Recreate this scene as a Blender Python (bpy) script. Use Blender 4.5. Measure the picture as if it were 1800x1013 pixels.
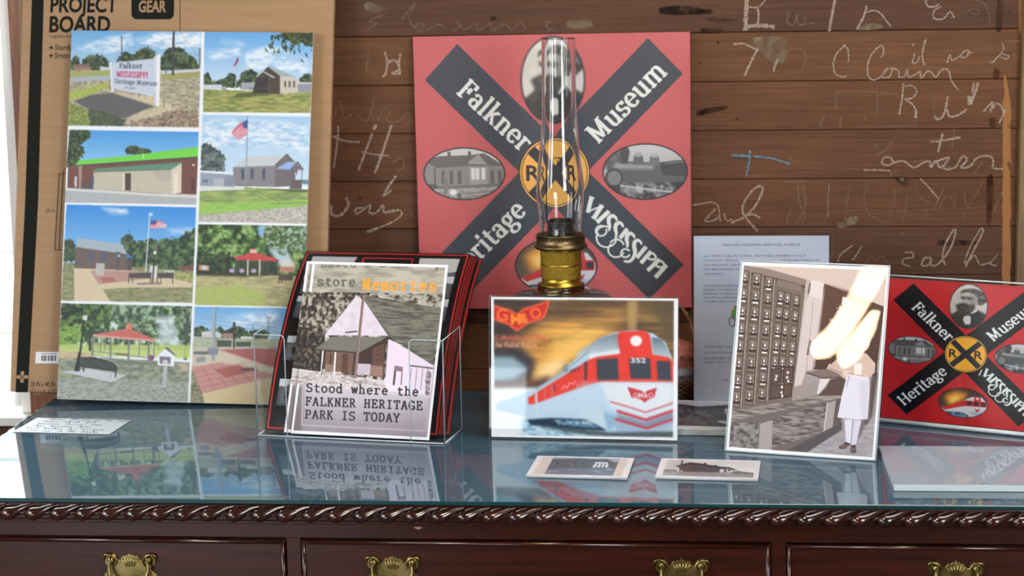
import bpy, bmesh, math, random
import numpy as np
from mathutils import Matrix, Vector
for o in list(bpy.data.objects):
    bpy.data.objects.remove(o)
SC = bpy.context.scene
COL = SC.collection
PI = math.pi
WALL_Y = 0.08          # front face of the board wall
TOP = 0.78             # top of the glass on the desk

# ---------------------------------------------------------------- camera
F_PX, PITCH, YAW, ROLL = 3500.0, math.radians(9.5), math.radians(5.0), -0.016
CAM = np.array([0.0, -3.3, 1.51])
_fw = np.array([-math.sin(YAW)*math.cos(PITCH), math.cos(YAW)*math.cos(PITCH), -math.sin(PITCH)])
_r = np.array([math.cos(YAW), math.sin(YAW), 0.0])
_u = np.cross(_r, _fw)
_R = _r*math.cos(ROLL)+_u*math.sin(ROLL)
_U = _u*math.cos(ROLL)-_r*math.sin(ROLL)
cd = bpy.data.cameras.new('camera'); cam = bpy.data.objects.new('camera', cd); COL.objects.link(cam)
cd.sensor_width = 36.0; cd.lens = 36.0*F_PX/1800.0; cd.clip_start = 0.05; cd.clip_end = 200
m = Matrix.Identity(4)
for i in range(3):
    m[i][0] = _R[i]; m[i][1] = _U[i]; m[i][2] = -_fw[i]; m[i][3] = CAM[i]
cam.matrix_world = m
cd.dof.use_dof = True; cd.dof.focus_distance = 2.92; cd.dof.aperture_fstop = 6.3
SC.camera = cam

def survey(px, py, y=None, z=None):
    """where a sight line measured on the photograph meets the wall (y) or a level plane (z)"""
    d = _fw+_R*(px-900.0)/F_PX-_U*(py-506.5)/F_PX
    t = (y-CAM[1])/d[1] if y is not None else (z-CAM[2])/d[2]
    return CAM+d*t

# ---------------------------------------------------------------- light and exposure
SC.view_settings.view_transform = 'Standard'; SC.view_settings.look = 'None'
SC.view_settings.gamma = 1.0; SC.view_settings.use_curve_mapping = False
SC.view_settings.exposure = 0.03
SC.cycles.max_bounces = 14; SC.cycles.transparent_max_bounces = 40
SC.cycles.transmission_bounces = 14; SC.cycles.glossy_bounces = 6; SC.cycles.diffuse_bounces = 4
SC.cycles.sample_clamp_indirect = 6.0
SC.cycles.caustics_refractive = False; SC.cycles.caustics_reflective = False
wd = bpy.data.worlds.new('daylight'); SC.world = wd; wd.use_nodes = True
bg = wd.node_tree.nodes['Background']
bg.inputs[0].default_value = (0.90, 0.96, 1.0, 1); bg.inputs[1].default_value = 1.3

def area(name, loc, aim, sx, sy, power, col=(1, 1, 1)):
    l = bpy.data.lights.new(name, 'AREA'); l.shape = 'RECTANGLE'; l.size = sx; l.size_y = sy
    l.energy = power; l.color = col
    o = bpy.data.objects.new(name, l); COL.objects.link(o); o.location = loc
    o.rotation_euler = (Vector(aim)-Vector(loc)).to_track_quat('-Z', 'Y').to_euler()
    return o
area('front_window_light', (-2.58, -2.7, 1.75), (-0.4, -0.2, 1.0), 0.95, 1.25, 62, (0.92, 0.97, 1.0))
area('door_glass_light', (-1.71, -4.2, 0.50), (-1.6, -0.2, 0.7), 1.35, 0.66, 17, (0.90, 0.96, 1.0))
area('second_front_window_light', (1.75, -4.15, 1.7), (-0.1, -0.2, 1.0), 1.2, 1.5, 84, (0.92, 0.97, 1.0))
area('side_window_light', (-2.55, -1.5, 1.65), (-0.3, -0.2, 0.95), 1.0, 1.4, 18, (0.93, 0.97, 1.0))
area('added_overhead_fill', (0.5, -0.85, 2.67), (0.5, -0.85, 0), 0.9, 0.9, 22, (1.0, 0.97, 0.93))  # unseen fill added overhead to brighten the photo stack and upward faces
area('yard_daylight', (-2.4, 2.6, 3.2), (-1.9, 1.6, 0.2), 3.0, 2.0, 420, (1.0, 0.98, 0.95))
# ---------------------------------------------------------------- helpers
def lin(c):
    c = np.asarray(c, np.float32)/255.0
    return np.where(c <= 0.04045, c/12.92, ((c+0.055)/1.055)**2.4)
def rgb(r, g, b): return tuple(float(v) for v in lin((r, g, b)))+(1.0,)

def mat(name, base=(0.5, 0.5, 0.5, 1), rough=0.5, metal=0.0, spec=0.5, coat=0.0, ior=1.5):
    m = bpy.data.materials.new(name); m.use_nodes = True
    b = m.node_tree.nodes['Principled BSDF']
    b.inputs['Base Color'].default_value = base; b.inputs['Roughness'].default_value = rough
    b.inputs['Metallic'].default_value = metal; b.inputs['Specular IOR Level'].default_value = spec
    b.inputs['Coat Weight'].default_value = coat; b.inputs['Coat Roughness'].default_value = 0.05
    b.inputs['IOR'].default_value = ior
    return m
def nd(m, t, **k):
    n = m.node_tree.nodes.new(t)
    for a, v in k.items(): setattr(n, a, v)
    return n
def lk(m, a, b): m.node_tree.links.new(a, b)
def bsdf(m): return m.node_tree.nodes['Principled BSDF']
def add_noise_colour(m, c1, c2, scale, stretch=(1, 1, 1), bump=0.0, bscale=None, detail=6):
    tc = nd(m, 'ShaderNodeTexCoord'); mp = nd(m, 'ShaderNodeMapping'); mp.inputs['Scale'].default_value = stretch
    nz = nd(m, 'ShaderNodeTexNoise'); nz.inputs['Scale'].default_value = scale; nz.inputs['Detail'].default_value = detail
    rp = nd(m, 'ShaderNodeValToRGB'); rp.color_ramp.elements[0].position = 0.3; rp.color_ramp.elements[1].position = 0.7
    rp.color_ramp.elements[0].color = c1; rp.color_ramp.elements[1].color = c2
    lk(m, tc.outputs['Object'], mp.inputs[0]); lk(m, mp.outputs[0], nz.inputs['Vector'])
    lk(m, nz.outputs['Fac'], rp.inputs[0]); lk(m, rp.outputs[0], bsdf(m).inputs['Base Color'])
    if bump:
        bp = nd(m, 'ShaderNodeBump'); bp.inputs['Strength'].default_value = bump; bp.inputs['Distance'].default_value = 0.002
        lk(m, nz.outputs['Fac'], bp.inputs['Height']); lk(m, bp.outputs[0], bsdf(m).inputs['Normal'])
    return rp

def print_mat(name, rough, spec=0.5, coat=0.0, weave=0.0):
    m = mat(name, rough=rough, spec=spec, coat=coat)
    a = nd(m, 'ShaderNodeAttribute'); a.attribute_name = 'ink'
    lk(m, a.outputs['Color'], bsdf(m).inputs['Base Color'])
    if weave:
        tc = nd(m, 'ShaderNodeTexCoord'); nz = nd(m, 'ShaderNodeTexNoise'); nz.inputs['Scale'].default_value = 420
        bp = nd(m, 'ShaderNodeBump'); bp.inputs['Strength'].default_value = weave; bp.inputs['Distance'].default_value = 0.0006
        lk(m, tc.outputs['Object'], nz.inputs['Vector']); lk(m, nz.outputs['Fac'], bp.inputs['Height'])
        lk(m, bp.outputs[0], bsdf(m).inputs['Normal'])
    return m

def clear_mat(name, ior, tint=(1, 1, 1, 1), rough=0.0, milk=0.0, milk_col=(0.8, 0.86, 0.9, 1)):
    """thin clear sheet: lets light straight through, mirrors by its Fresnel curve"""
    m = bpy.data.materials.new(name); m.use_nodes = True; nt = m.node_tree
    nt.nodes.remove(nt.nodes['Principled BSDF']); out = nt.nodes['Material Output']
    fr = nd(m, 'ShaderNodeFresnel'); ge = nd(m, 'ShaderNodeNewGeometry'); mr = nd(m, 'ShaderNodeMapRange')
    mr.inputs['To Min'].default_value = ior; mr.inputs['To Max'].default_value = 1.0/ior        # same mirror strength on both faces
    lk(m, ge.outputs['Backfacing'], mr.inputs['Value']); lk(m, mr.outputs[0], fr.inputs['IOR'])
    tr = nd(m, 'ShaderNodeBsdfTransparent'); tr.inputs[0].default_value = tint
    gl = nd(m, 'ShaderNodeBsdfGlossy'); gl.inputs['Roughness'].default_value = rough
    mx = nd(m, 'ShaderNodeMixShader')
    lk(m, fr.outputs[0], mx.inputs[0]); lk(m, tr.outputs[0], mx.inputs[1]); lk(m, gl.outputs[0], mx.inputs[2])
    last = mx
    if milk:
        df = nd(m, 'ShaderNodeBsdfDiffuse'); df.inputs[0].default_value = milk_col
        m2 = nd(m, 'ShaderNodeMixShader'); m2.inputs[0].default_value = milk
        lk(m, tr.outputs[0], m2.inputs[1]); lk(m, df.outputs[0], m2.inputs[2]); lk(m, m2.outputs[0], mx.inputs[1])
    lk(m, last.outputs[0], out.inputs['Surface'])
    return m

def link(name, me, parent=None, mats=()):
    o = bpy.data.objects.new(name, me); COL.objects.link(o)
    for q in mats: me.materials.append(q)
    if parent: o.parent = parent
    return o
def obj(name, bm, m, parent=None, smooth=False):
    me = bpy.data.meshes.new(name); bmesh.ops.recalc_face_normals(bm, faces=bm.faces[:]); bm.to_mesh(me); bm.free()
    if smooth: me.polygons.foreach_set('use_smooth', [True]*len(me.polygons))
    return link(name, me, parent, m if isinstance(m, (list, tuple)) else [m])
def empty(name, mw, label=None, cat=None, group=None):
    o = bpy.data.objects.new(name, None); COL.objects.link(o); o.empty_display_size = 0.05
    o.matrix_world = mw if isinstance(mw, Matrix) else Matrix.Translation(mw)
    return tag(o, label, cat, group)
def tag(o, label=None, cat=None, group=None, kind=None):
    if label: o['label'] = label
    if cat: o['category'] = cat
    if group: o['group'] = group
    if kind: o['kind'] = kind
    return o
def box(bm, x0, x1, y0, y1, z0, z1, bev=0.0, seg=2, mi=0):
    t = bmesh.new()
    v = [t.verts.new((x, y, z)) for x in (x0, x1) for y in (y0, y1) for z in (z0, z1)]
    for f in ((0, 1, 3, 2), (4, 6, 7, 5), (0, 4, 5, 1), (2, 3, 7, 6), (0, 2, 6, 4), (1, 5, 7, 3)):
        t.faces.new([v[i] for i in f])
    bmesh.ops.recalc_face_normals(t, faces=t.faces[:])
    if bev: bmesh.ops.bevel(t, geom=t.edges[:], offset=bev, segments=seg, profile=0.5, affect='EDGES')
    merge(bm, t, mi)
def merge(bm, t, mi=0, mtx=None):
    if mtx is not None: bmesh.ops.transform(t, matrix=mtx, verts=t.verts[:])
    mp = {v: bm.verts.new(v.co) for v in t.verts}
    for f in t.faces:
        try:
            n = bm.faces.new([mp[v] for v in f.verts]); n.material_index = mi; n.smooth = f.smooth
        except ValueError: pass
    t.free()
def tube(bm, pts, rad, n=8, cap=True, mi=0, flat=1.0):
    pts = [Vector(p) for p in pts]; N = len(pts)
    rads = rad if isinstance(rad, (list, tuple)) else [rad]*N
    rings = []; up = None
    for i, p in enumerate(pts):
        d = (pts[min(i+1, N-1)]-pts[max(i-1, 0)]).normalized()
        if up is None:
            up = Vector((0, 0, 1)) if abs(d.z) < 0.9 else Vector((1, 0, 0))
        a = d.cross(up)
        if a.length < 1e-6: a = d.orthogonal()
        a.normalize(); b = a.cross(d).normalized(); up = b
        rings.append([bm.verts.new(p+(a*math.cos(2*PI*k/n)+b*math.sin(2*PI*k/n)*flat)*rads[i]) for k in range(n)])
    for i in range(N-1):
        for k in range(n):
            f = bm.faces.new((rings[i][k], rings[i][(k+1) % n], rings[i+1][(k+1) % n], rings[i+1][k])); f.smooth = True; f.material_index = mi
    if cap:
        for r in (rings[0], rings[-1]):
            f = bm.faces.new(r); f.material_index = mi
def lathe(bm, prof, n=48, closed=False, c=(0, 0), mi=0):
    """prof: list of (radius, z)"""
    rings = []
    for r, z in prof:
        if r < 1e-6: rings.append([bm.verts.new((c[0], c[1], z))])
        else: rings.append([bm.verts.new((c[0]+r*math.cos(2*PI*k/n), c[1]+r*math.sin(2*PI*k/n), z)) for k in range(n)])
    M = len(rings)
    for i in range(M if closed else M-1):
        a, b = rings[i], rings[(i+1) % M]
        for k in range(n):
            k2 = (k+1) % n
            if len(a) == 1 and len(b) == 1: continue
            if len(a) == 1: vs = (a[0], b[k2], b[k])
            elif len(b) == 1: vs = (a[k], a[k2], b[0])
            else: vs = (a[k], a[k2], b[k2], b[k])
            f = bm.faces.new(vs); f.smooth = True; f.material_index = mi
def pose(x, y, z, yaw=0.0, lean=0.0, roll=0.0):
    return Matrix.Translation((x, y, z)) @ Matrix.Rotation(yaw, 4, 'Z') @ Matrix.Rotation(-lean, 4, 'X') @ Matrix.Rotation(-roll, 4, 'Y')
def smooth_pts(pts, n=6):
    """Catmull-Rom through 2-D or 3-D points"""
    P = [np.array(p, float) for p in pts]
    if len(P) < 3: return P
    P = [2*P[0]-P[1]]+P+[2*P[-1]-P[-2]]; out = []
    for i in range(1, len(P)-2):
        for k in range(n):
            t = k/n
            out.append(0.5*((2*P[i])+(P[i+1]-P[i-1])*t+(2*P[i-1]-5*P[i]+4*P[i+1]-P[i+2])*t*t+(3*P[i]-P[i-1]-3*P[i+1]+P[i+2])*t**3))
    out.append(P[-2]); return out

# ---------------------------------------------------------------- ink: a small painter whose pictures become vertex ink on the printed sheets
RNG = np.random.default_rng(7)
def noise(h, w, sx, sy=None, oct=3, seed=0):
    sy = sy or sx; r = np.random.default_rng(seed+11); out = np.zeros((h, w), np.float32); amp = 1.0; tot = 0
    for o in range(oct):
        gx = max(2, int(w/sx)+3); gy = max(2, int(h/sy)+3)
        g = r.random((gy, gx)).astype(np.float32)
        xs = np.linspace(0, gx-2.001, w); ys = np.linspace(0, gy-2.001, h)
        xi = xs.astype(int); yi = ys.astype(int); fx = (xs-xi).astype(np.float32); fy = (ys-yi).astype(np.float32)
        fx = fx*fx*(3-2*fx); fy = (fy*fy*(3-2*fy))[:, None]
        a = g[yi][:, xi]*(1-fx)+g[yi][:, xi+1]*fx; b = g[yi+1][:, xi]*(1-fx)+g[yi+1][:, xi+1]*fx
        out += amp*(a*(1-fy)+b*fy); tot += amp; amp *= 0.55; sx = max(sx/2, 1.0); sy = max(sy/2, 1.0)
    out /= tot
    return out
def blur(a, r):
    r = int(r)
    if r < 1: return a
    for _ in range(2):
        for ax in (0, 1):
            p = [(0, 0)]*a.ndim; p[ax] = (r+1, r)
            c = np.cumsum(np.pad(a, p, mode='edge'), axis=ax, dtype=np.float64)
            n = a.shape[ax]
            a = ((np.take(c, range(2*r+1, 2*r+1+n), axis=ax)-np.take(c, range(0, n), axis=ax))/(2*r+1)).astype(np.float32)
    return a
def homography(src, dst):
    A = []; b = []
    for (x, y), (u, v) in zip(src, dst):
        A.append([x, y, 1, 0, 0, 0, -u*x, -u*y]); b.append(u)
        A.append([0, 0, 0, x, y, 1, -v*x, -v*y]); b.append(v)
    return np.append(np.linalg.solve(np.array(A, float), np.array(b, float)), 1).reshape(3, 3)

class Ink:
    def __init__(s, quad, w, h, ss=2):
        s.ss = ss; s.W = int(w)*ss; s.Hh = int(h)*ss
        s.H = homography(quad, [(0, 0), (s.W, 0), (s.W, s.Hh), (0, s.Hh)])
        s.img = np.full((s.Hh, s.W, 3), 255.0, np.float32); s.v = (0, 0, 1); s.clipm = None; s.seed = 1
        e = np.array([[s.W/2, s.Hh/2, 1], [s.W/2+1, s.Hh/2, 1]]) @ np.linalg.inv(s.H).T
        e = e[:, :2]/e[:, 2:]; s.k0 = 1.0/np.linalg.norm(e[1]-e[0])
    def view(s, x, y, k): s.v = (x, y, k); return s
    @property
    def k(s): return s.k0*s.v[2]            # canvas pixels per author unit
    def P(s, pts):
        p = np.array(pts, float); p = np.c_[s.v[0]+p[:, 0]*s.v[2], s.v[1]+p[:, 1]*s.v[2], np.ones(len(p))] @ s.H.T
        return p[:, :2]/p[:, 2:]
    def raster(s, polys, full=False):
        """mask of a union of polygons given in canvas pixels; returns (y0,y1,x0,x1,mask)"""
        al = np.concatenate(polys); x0, y0 = np.floor(al.min(0)).astype(int)-1; x1, y1 = np.ceil(al.max(0)).astype(int)+2
        x0, y0 = max(x0, 0), max(y0, 0); x1, y1 = min(x1, s.W), min(y1, s.Hh)
        if x1 <= x0 or y1 <= y0: return None
        M = np.zeros((y1-y0, x1-x0), bool)
        for p in polys:
            a0 = max(int(math.floor(p[:, 0].min())), x0); a1 = min(int(math.ceil(p[:, 0].max()))+1, x1)
            b0 = max(int(math.floor(p[:, 1].min())), y0); b1 = min(int(math.ceil(p[:, 1].max()))+1, y1)
            if a1 <= a0 or b1 <= b0: continue
            xx = np.arange(a0, a1)+0.5; yy = (np.arange(b0, b1)+0.5)[:, None]; m = np.zeros((b1-b0, a1-a0), bool)
            q = np.roll(p, -1, 0)
            for (ax, ay), (bx, by) in zip(p, q):
                if ay == by: continue
                c = (yy >= min(ay, by)) & (yy < max(ay, by))
                m ^= c & (xx < ax+(yy-ay)*(bx-ax)/(by-ay))
            M[b0-y0:b1-y0, a0-x0:a1-x0] |= m
        return y0, y1, x0, x1, M
    def put(s, R, col, a=1.0, soft=0.0):
        if R is None: return
        y0, y1, x0, x1, M = R; m = M.astype(np.float32)
        if soft:
            r = max(1, int(soft*s.k)); 
            Y0, Y1, X0, X1 = max(0, y0-2*r), min(s.Hh, y1+2*r), max(0, x0-2*r), min(s.W, x1+2*r)
            t = np.zeros((Y1-Y0, X1-X0), np.float32); t[y0-Y0:y1-Y0, x0-X0:x1-X0] = m
            m = blur(t, r); y0, y1, x0, x1 = Y0, Y1, X0, X1
            if isinstance(col, np.ndarray) and col.ndim == 3:
                py = (np.clip(np.arange(y0, y1)-R[0], 0, col.shape[0]-1)); px = np.clip(np.arange(x0, x1)-R[2], 0, col.shape[1]-1)
                col = col[py][:, px]
        if s.clipm is not None: m = m*s.clipm[y0:y1, x0:x1]
        m = (m*a)[..., None]; s.img[y0:y1, x0:x1] = s.img[y0:y1, x0:x1]*(1-m)+np.asarray(col, np.float32)*m
    def clip(s, quad=None):
        s.clipm = None
        if quad is not None:
            R = s.raster([s.P(quad)]); s.clipm = np.zeros((s.Hh, s.W), np.float32); s.clipm[R[0]:R[1], R[2]:R[3]] = R[4]
    def poly(s, pts, col, a=1.0, soft=0.0): s.put(s.raster([s.P(pts)]), col, a, soft)
    def grad(s, pts, top, bot, a=1.0, soft=0.0, horiz=False):
        R = s.raster([s.P(pts)])
        if R is None: return
        n = (R[3]-R[2]) if horiz else (R[1]-R[0]); t = np.linspace(0, 1, n, dtype=np.float32)
        c = np.asarray(top, np.float32)*(1-t[:, None])+np.asarray(bot, np.float32)*t[:, None]
        c = c[None] if horiz else c[:, None]
        s.put(R, np.broadcast_to(c, (R[1]-R[0], R[3]-R[2], 3)).copy(), a, soft)
    def speck(s, pts, cols, size, sy=None, a=1.0, soft=0.0, rag=0.0, contrast=1.6, oct=3):
        """polygon filled with noisy mixture of colours; rag eats its outline in author units"""
        s.seed += 1; R = s.raster([s.P(pts)])
        if R is None: return
        y0, y1, x0, x1, M = R; pad = 0
        if rag:
            r = max(1, int(rag*s.k)); pad = 2*r
            Y0, Y1, X0, X1 = max(0, y0-pad), min(s.Hh, y1+pad), max(0, x0-pad), min(s.W, x1+pad)
            t = np.zeros((Y1-Y0, X1-X0), np.float32); t[y0-Y0:y1-Y0, x0-X0:x1-X0] = M
            M = (blur(t, r)+(noise(Y1-Y0, X1-X0, r*1.3, oct=3, seed=s.seed*3)-0.5)*1.5) > 0.5
            y0, y1, x0, x1 = Y0, Y1, X0, X1
        h, w = y1-y0, x1-x0
        n = noise(h, w, max(size*s.k, 1.2), max((sy or size)*s.k, 1.2), oct=oct, seed=s.seed)
        n = np.clip((n-0.5)*contrast*1.6+0.5, 0, 0.999)*(len(cols)-1); i = n.astype(int); f = (n-i)[..., None]
        C = np.array(cols, np.float32); c = C[i]*(1-f)+C[np.minimum(i+1, len(cols)-1)]*f
        s.put((y0, y1, x0, x1, M), c, a, soft)
    def ell(s, cx, cy, rx, ry, col, a=1.0, soft=0.0, rot=0.0, n=48):
        t = np.linspace(0, 2*PI, n, endpoint=False); c, d = math.cos(rot), math.sin(rot)
        s.poly(np.c_[cx+rx*np.cos(t)*c-ry*np.sin(t)*d, cy+rx*np.cos(t)*d+ry*np.sin(t)*c], col, a, soft)
    def line(s, pts, w, col, a=1.0, soft=0.0): s.put(s.raster(s.strokes(pts, w)), col, a, soft)
    def strokes(s, pts, w, wt=None):
        p = s.P(pts); ps = []; 
        for i in range(len(p)-1):
            d = p[i+1]-p[i]; L = np.linalg.norm(d)
            if L < 1e-6: continue
            d /= L; ww = max(w*s.k, 0.9)/2; nn = np.array([-d[1], d[0]])*ww; e = d*ww*0.25
            ps.append(np.array([p[i]-e+nn, p[i+1]+e+nn, p[i+1]+e-nn, p[i]-e-nn]))
        return ps
    def serif(s, txt, x, y, size, col, ang=0.0, thick=12.5, thin=5.5, mono=None, xs=1.0, skew=0.0, a=1.0, soft=0.0, caps=False):
        polys = []
        for q in serif_polys(txt, thick, thin, mono, xs):
            X = q[:, 0]+skew*q[:, 1]; Y = q[:, 1]; k = size/100.0; c, d = math.cos(ang), math.sin(ang)
            polys.append(s.P(np.c_[x+k*(X*c+Y*d), y+k*(X*d-Y*c)]))
        if polys: s.put(s.raster(polys), col, a, soft)
    def sans(s, txt, x, y, size, col, ang=0.0, xs=1.0, bold=0.0, align=0, a=1.0, soft=0.0, skew=0.0):
        V, T, wdt = sans_tris(txt, bold); c, d = math.cos(ang), math.sin(ang)
        X = (V[:, 0]-align*wdt)*xs+skew*V[:, 1]; Y = V[:, 1]
        p = s.P(np.c_[x+size*(X*c+Y*d), y+size*(X*d-Y*c)])
        s.put(s.raster([p[t] for t in T]), col, a, soft)
    def soften(s, pts, r):
        R = s.raster([s.P(pts)])
        if R is None: return
        y0, y1, x0, x1, M = R; m = M[..., None].astype(np.float32); t = s.img[y0:y1, x0:x1]
        s.img[y0:y1, x0:x1] = t*(1-m)+blur(t, max(1, int(r*s.k)))*m
    def done(s, grain=0.0, soft=0, lift=0.0, haze=(170, 178, 184)):
        im = s.img*(1-lift)+np.array(haze, np.float32)*lift
        if soft: im = blur(im, soft)
        q = s.ss; im = im[:s.Hh//q*q, :s.W//q*q].reshape(s.Hh//q, q, s.W//q, q, 3).mean((1, 3))
        if grain: im = im+RNG.normal(0, grain, im.shape[:2])[..., None]
        return lin(np.clip(im, 0, 255))

_sans = {}
def sans_tris(txt, bold=0.0):
    key = (txt, bold)
    if key not in _sans:
        cu = bpy.data.curves.new('lettering', 'FONT'); cu.body = txt; cu.size = 1.0; cu.resolution_u = 3; cu.offset = bold
        o = bpy.data.objects.new('lettering', cu); COL.objects.link(o)
        dg = bpy.context.evaluated_depsgraph_get(); dg.update(); me = o.evaluated_get(dg).to_mesh()
        me.calc_loop_triangles()
        V = np.array([v.co[:2] for v in me.vertices]).reshape(-1, 2); T = np.array([t.vertices[:] for t in me.loop_triangles]).reshape(-1, 3)
        o.evaluated_get(dg).to_mesh_clear(); bpy.data.objects.remove(o); bpy.data.curves.remove(cu)
        _sans[key] = (V, T, V[:, 0].max() if len(V) else 0)
    return _sans[key]

def _arc(cx, cy, rx, ry, a0, a1, n=14):
    t = np.radians(np.linspace(a0, a1, n)); return [(cx+rx*math.cos(q), cy+ry*math.sin(q)) for q in t]
def _glyphs():
    A = _arc; G = {}
    def sf(x, y, l=11, r=None): return [(x-l, y), (x+(l if r is None else r), y)]
    G['F'] = (60, [[(17, 0), (17, 70)], [(6, 67), (53, 67)], [(53, 67), (53, 52)], [(17, 37), (40, 37)], [(40, 46), (40, 28)], sf(17, 3, 12, 15)])
    G['E'] = (64, [[(17, 0), (17, 70)], [(6, 67), (54, 67)], [(54, 67), (54, 53)], [(17, 37), (40, 37)], [(40, 46), (40, 28)], [(6, 3), (57, 3)], [(57, 3), (57, 18)]])
    G['L'] = (58, [[(17, 0), (17, 70)], sf(17, 67, 12, 13), [(6, 3), (53, 3)], [(53, 3), (53, 20)]])
    G['I'] = (36, [[(18, 0), (18, 70)], sf(18, 67, 12), sf(18, 3, 12)])
    G['H'] = (78, [[(17, 0), (17, 70)], [(61, 0), (61, 70)], [(17, 36), (61, 36)], sf(17, 67), sf(61, 67), sf(17, 3), sf(61, 3)])
    G['N'] = (76, [[(17, 0), (17, 68)], [(17, 68), (60, 4)], [(60, 70), (60, 2)], sf(15, 67, 9, 8), sf(60, 67), sf(17, 3)])
    G['M'] = (90, [[(18, 3), (19, 67)], [(20, 67), (45, 8)], [(45, 8), (70, 67)], [(71, 67), (72, 3)], sf(15, 67, 9, 8), sf(75, 67, 8, 9), sf(18, 3), sf(72, 3)])
    G['K'] = (72, [[(17, 0), (17, 70)], [(17, 30), (54, 66)], [(30, 40), (60, 4)], sf(17, 67), sf(54, 67, 9), sf(17, 3), sf(60, 3, 10)])
    G['R'] = (70, [[(17, 0), (17, 70)], [(6, 67), (34, 67)]+A(34, 51, 19, 16, 90, -90)+[(17, 35)], [(34, 35), (58, 3), (66, 3)], sf(17, 3)])
    G['P'] = (63, [[(17, 0), (17, 70)], [(6, 67), (34, 67)]+A(34, 49, 20, 18, 90, -90)+[(17, 31)], sf(17, 3, 12, 14)])
    G['B'] = (66, [[(17, 0), (17, 70)], [(6, 67), (33, 67)]+A(33, 52, 17, 15, 90, -90)+[(17, 37)], [(33, 37)]+A(35, 20, 19, 17, 90, -90)+[(6, 3)]])
    G['D'] = (74, [[(17, 0), (17, 70)], [(6, 67), (32, 67)]+A(32, 35, 31, 32, 90, -90)+[(6, 3)]])
    G['T'] = (64, [[(32, 0), (32, 70)], [(6, 67), (58, 67)], [(7, 67), (7, 51)], [(57, 67), (57, 51)], sf(32, 3, 13)])
    G['Y'] = (68, [[(34, 0), (34, 32)], [(10, 67), (34, 32)], [(58, 67), (34, 32)], sf(10, 67), sf(58, 67), sf(34, 3, 12)])
    G['A'] = (72, [[(12, 3), (35, 68)], [(37, 68), (60, 3)], [(20, 24), (52, 24)], sf(12, 3, 10), sf(60, 3, 10)])
    G['O'] = (74, [A(37, 35, 29, 33, 0, 360, 28)])
    G['C'] = (68, [A(38, 35, 29, 33, 50, 310, 24), [(57, 68), (57, 52)]])
    G['G'] = (74, [A(38, 35, 29, 33, 50, 330, 24), [(59, 68), (59, 52)], [(63, 3), (63, 28)], [(42, 29), (70, 29)]])
    G['S'] = (56, [A(28, 51, 19, 16, 30, 270, 14)+A(28, 18, 20, 16, 90, -150, 14), [(45, 68), (45, 56)], [(9, 2), (9, 14)]])
    G['a'] = (53, [A(23, 15, 15, 13, 0, 360, 20), [(39, 0), (39, 33)], A(24, 33, 15, 15, 0, 155, 10), [(39, 3), (49, 3)]])
    G['l'] = (31, [[(15, 0), (15, 74)], sf(15, 3), [(4, 72), (15, 72)]])
    G['k'] = (58, [[(15, 0), (15, 74)], [(15, 20), (42, 47)], [(26, 29), (47, 3)], sf(15, 3), sf(47, 3, 8), sf(42, 47, 8), [(4, 72), (15, 72)]])
    G['n'] = (62, [[(15, 0), (15, 49)], A(30, 33, 16, 15, 170, 0, 10)+[(46, 33), (46, 0)], sf(15, 3), sf(46, 3), [(4, 47), (15, 47)]])
    G['m'] = (92, [[(15, 0), (15, 49)], A(30, 33, 15, 15, 170, 0, 10)+[(45, 33), (45, 0)], A(60, 33, 15, 15, 170, 0, 10)+[(75, 33), (75, 0)], sf(15, 3), sf(45, 3, 9), sf(75, 3), [(4, 47), (15, 47)]])
    G['h'] = (62, [[(15, 0), (15, 74)], A(30, 33, 16, 15, 170, 0, 10)+[(46, 33), (46, 0)], sf(15, 3), sf(46, 3), [(4, 72), (15, 72)]])
    G['r'] = (46, [[(15, 0), (15, 49)], A(31, 32, 16, 15, 170, 45, 8), sf(15, 3, 11, 13), [(4, 47), (15, 47)]])
    G['u'] = (62, [[(15, 48), (15, 16)]+A(30, 16, 15, 14, 180, 350, 10), [(46, 48), (46, 0)], [(4, 46), (15, 46)], [(36, 46), (46, 46)], [(46, 3), (57, 3)]])
    G['e'] = (53, [A(27, 25, 19, 23, 0, 318, 20), [(9, 27), (46, 27)]])
    G['c'] = (48, [A(27, 25, 19, 23, 45, 318, 18)])
    G['o'] = (56, [A(28, 25, 20, 23, 0, 360, 24)])
    G['d'] = (60, [A(26, 25, 18, 23, 0, 360, 20), [(45, 0), (45, 74)], [(34, 72), (45, 72)], [(45, 3), (56, 3)]])
    G['s'] = (46, [A(23, 36, 14, 12, 25, 270, 12)+A(23, 12.5, 15, 11.5, 90, -155, 12), [(37, 47), (37, 38)], [(8, 1), (8, 11)]])
    G['i'] = (31, [[(15, 0), (15, 49)], sf(15, 3), [(4, 47), (15, 47)], [(15, 60), (15, 71)]])
    G['v'] = (56, [[(10, 47), (28, 3)], [(28, 3), (46, 47)], sf(10, 47, 9), sf(46, 47, 9)])
    G['w'] = (82, [[(10, 47), (25, 3)], [(25, 3), (41, 46)], [(41, 46), (57, 3)], [(57, 3), (72, 47)], sf(10, 47, 9), sf(72, 47, 9)])
    G['j'] = (31, [[(17, 49), (17, -8), (10, -20), (2, -18)], [(6, 47), (17, 47)], [(17, 60), (17, 71)]])
    G['t'] = (40, [[(17, 62), (17, 13)]+A(27, 13, 10, 11, 180, 320, 8), [(5, 46), (36, 46)]])
    G['y'] = (56, [[(10, 47), (29, 3)], [(46, 47), (29, 3), (20, -18), (8, -20)], sf(10, 47, 9), sf(46, 47, 9)])
    G['g'] = (54, [A(25, 32, 15, 15, 0, 360, 18), [(17, 19), (13, 12), (20, 6), (36, 5)], A(26, -8, 19, 12, 55, 360+60, 20), [(36, 42), (50, 47)]])
    G["'"] = (22, [[(11, 58), (11, 74)]])
    G[' '] = (28, [])
    return G
GL = _glyphs()
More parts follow.
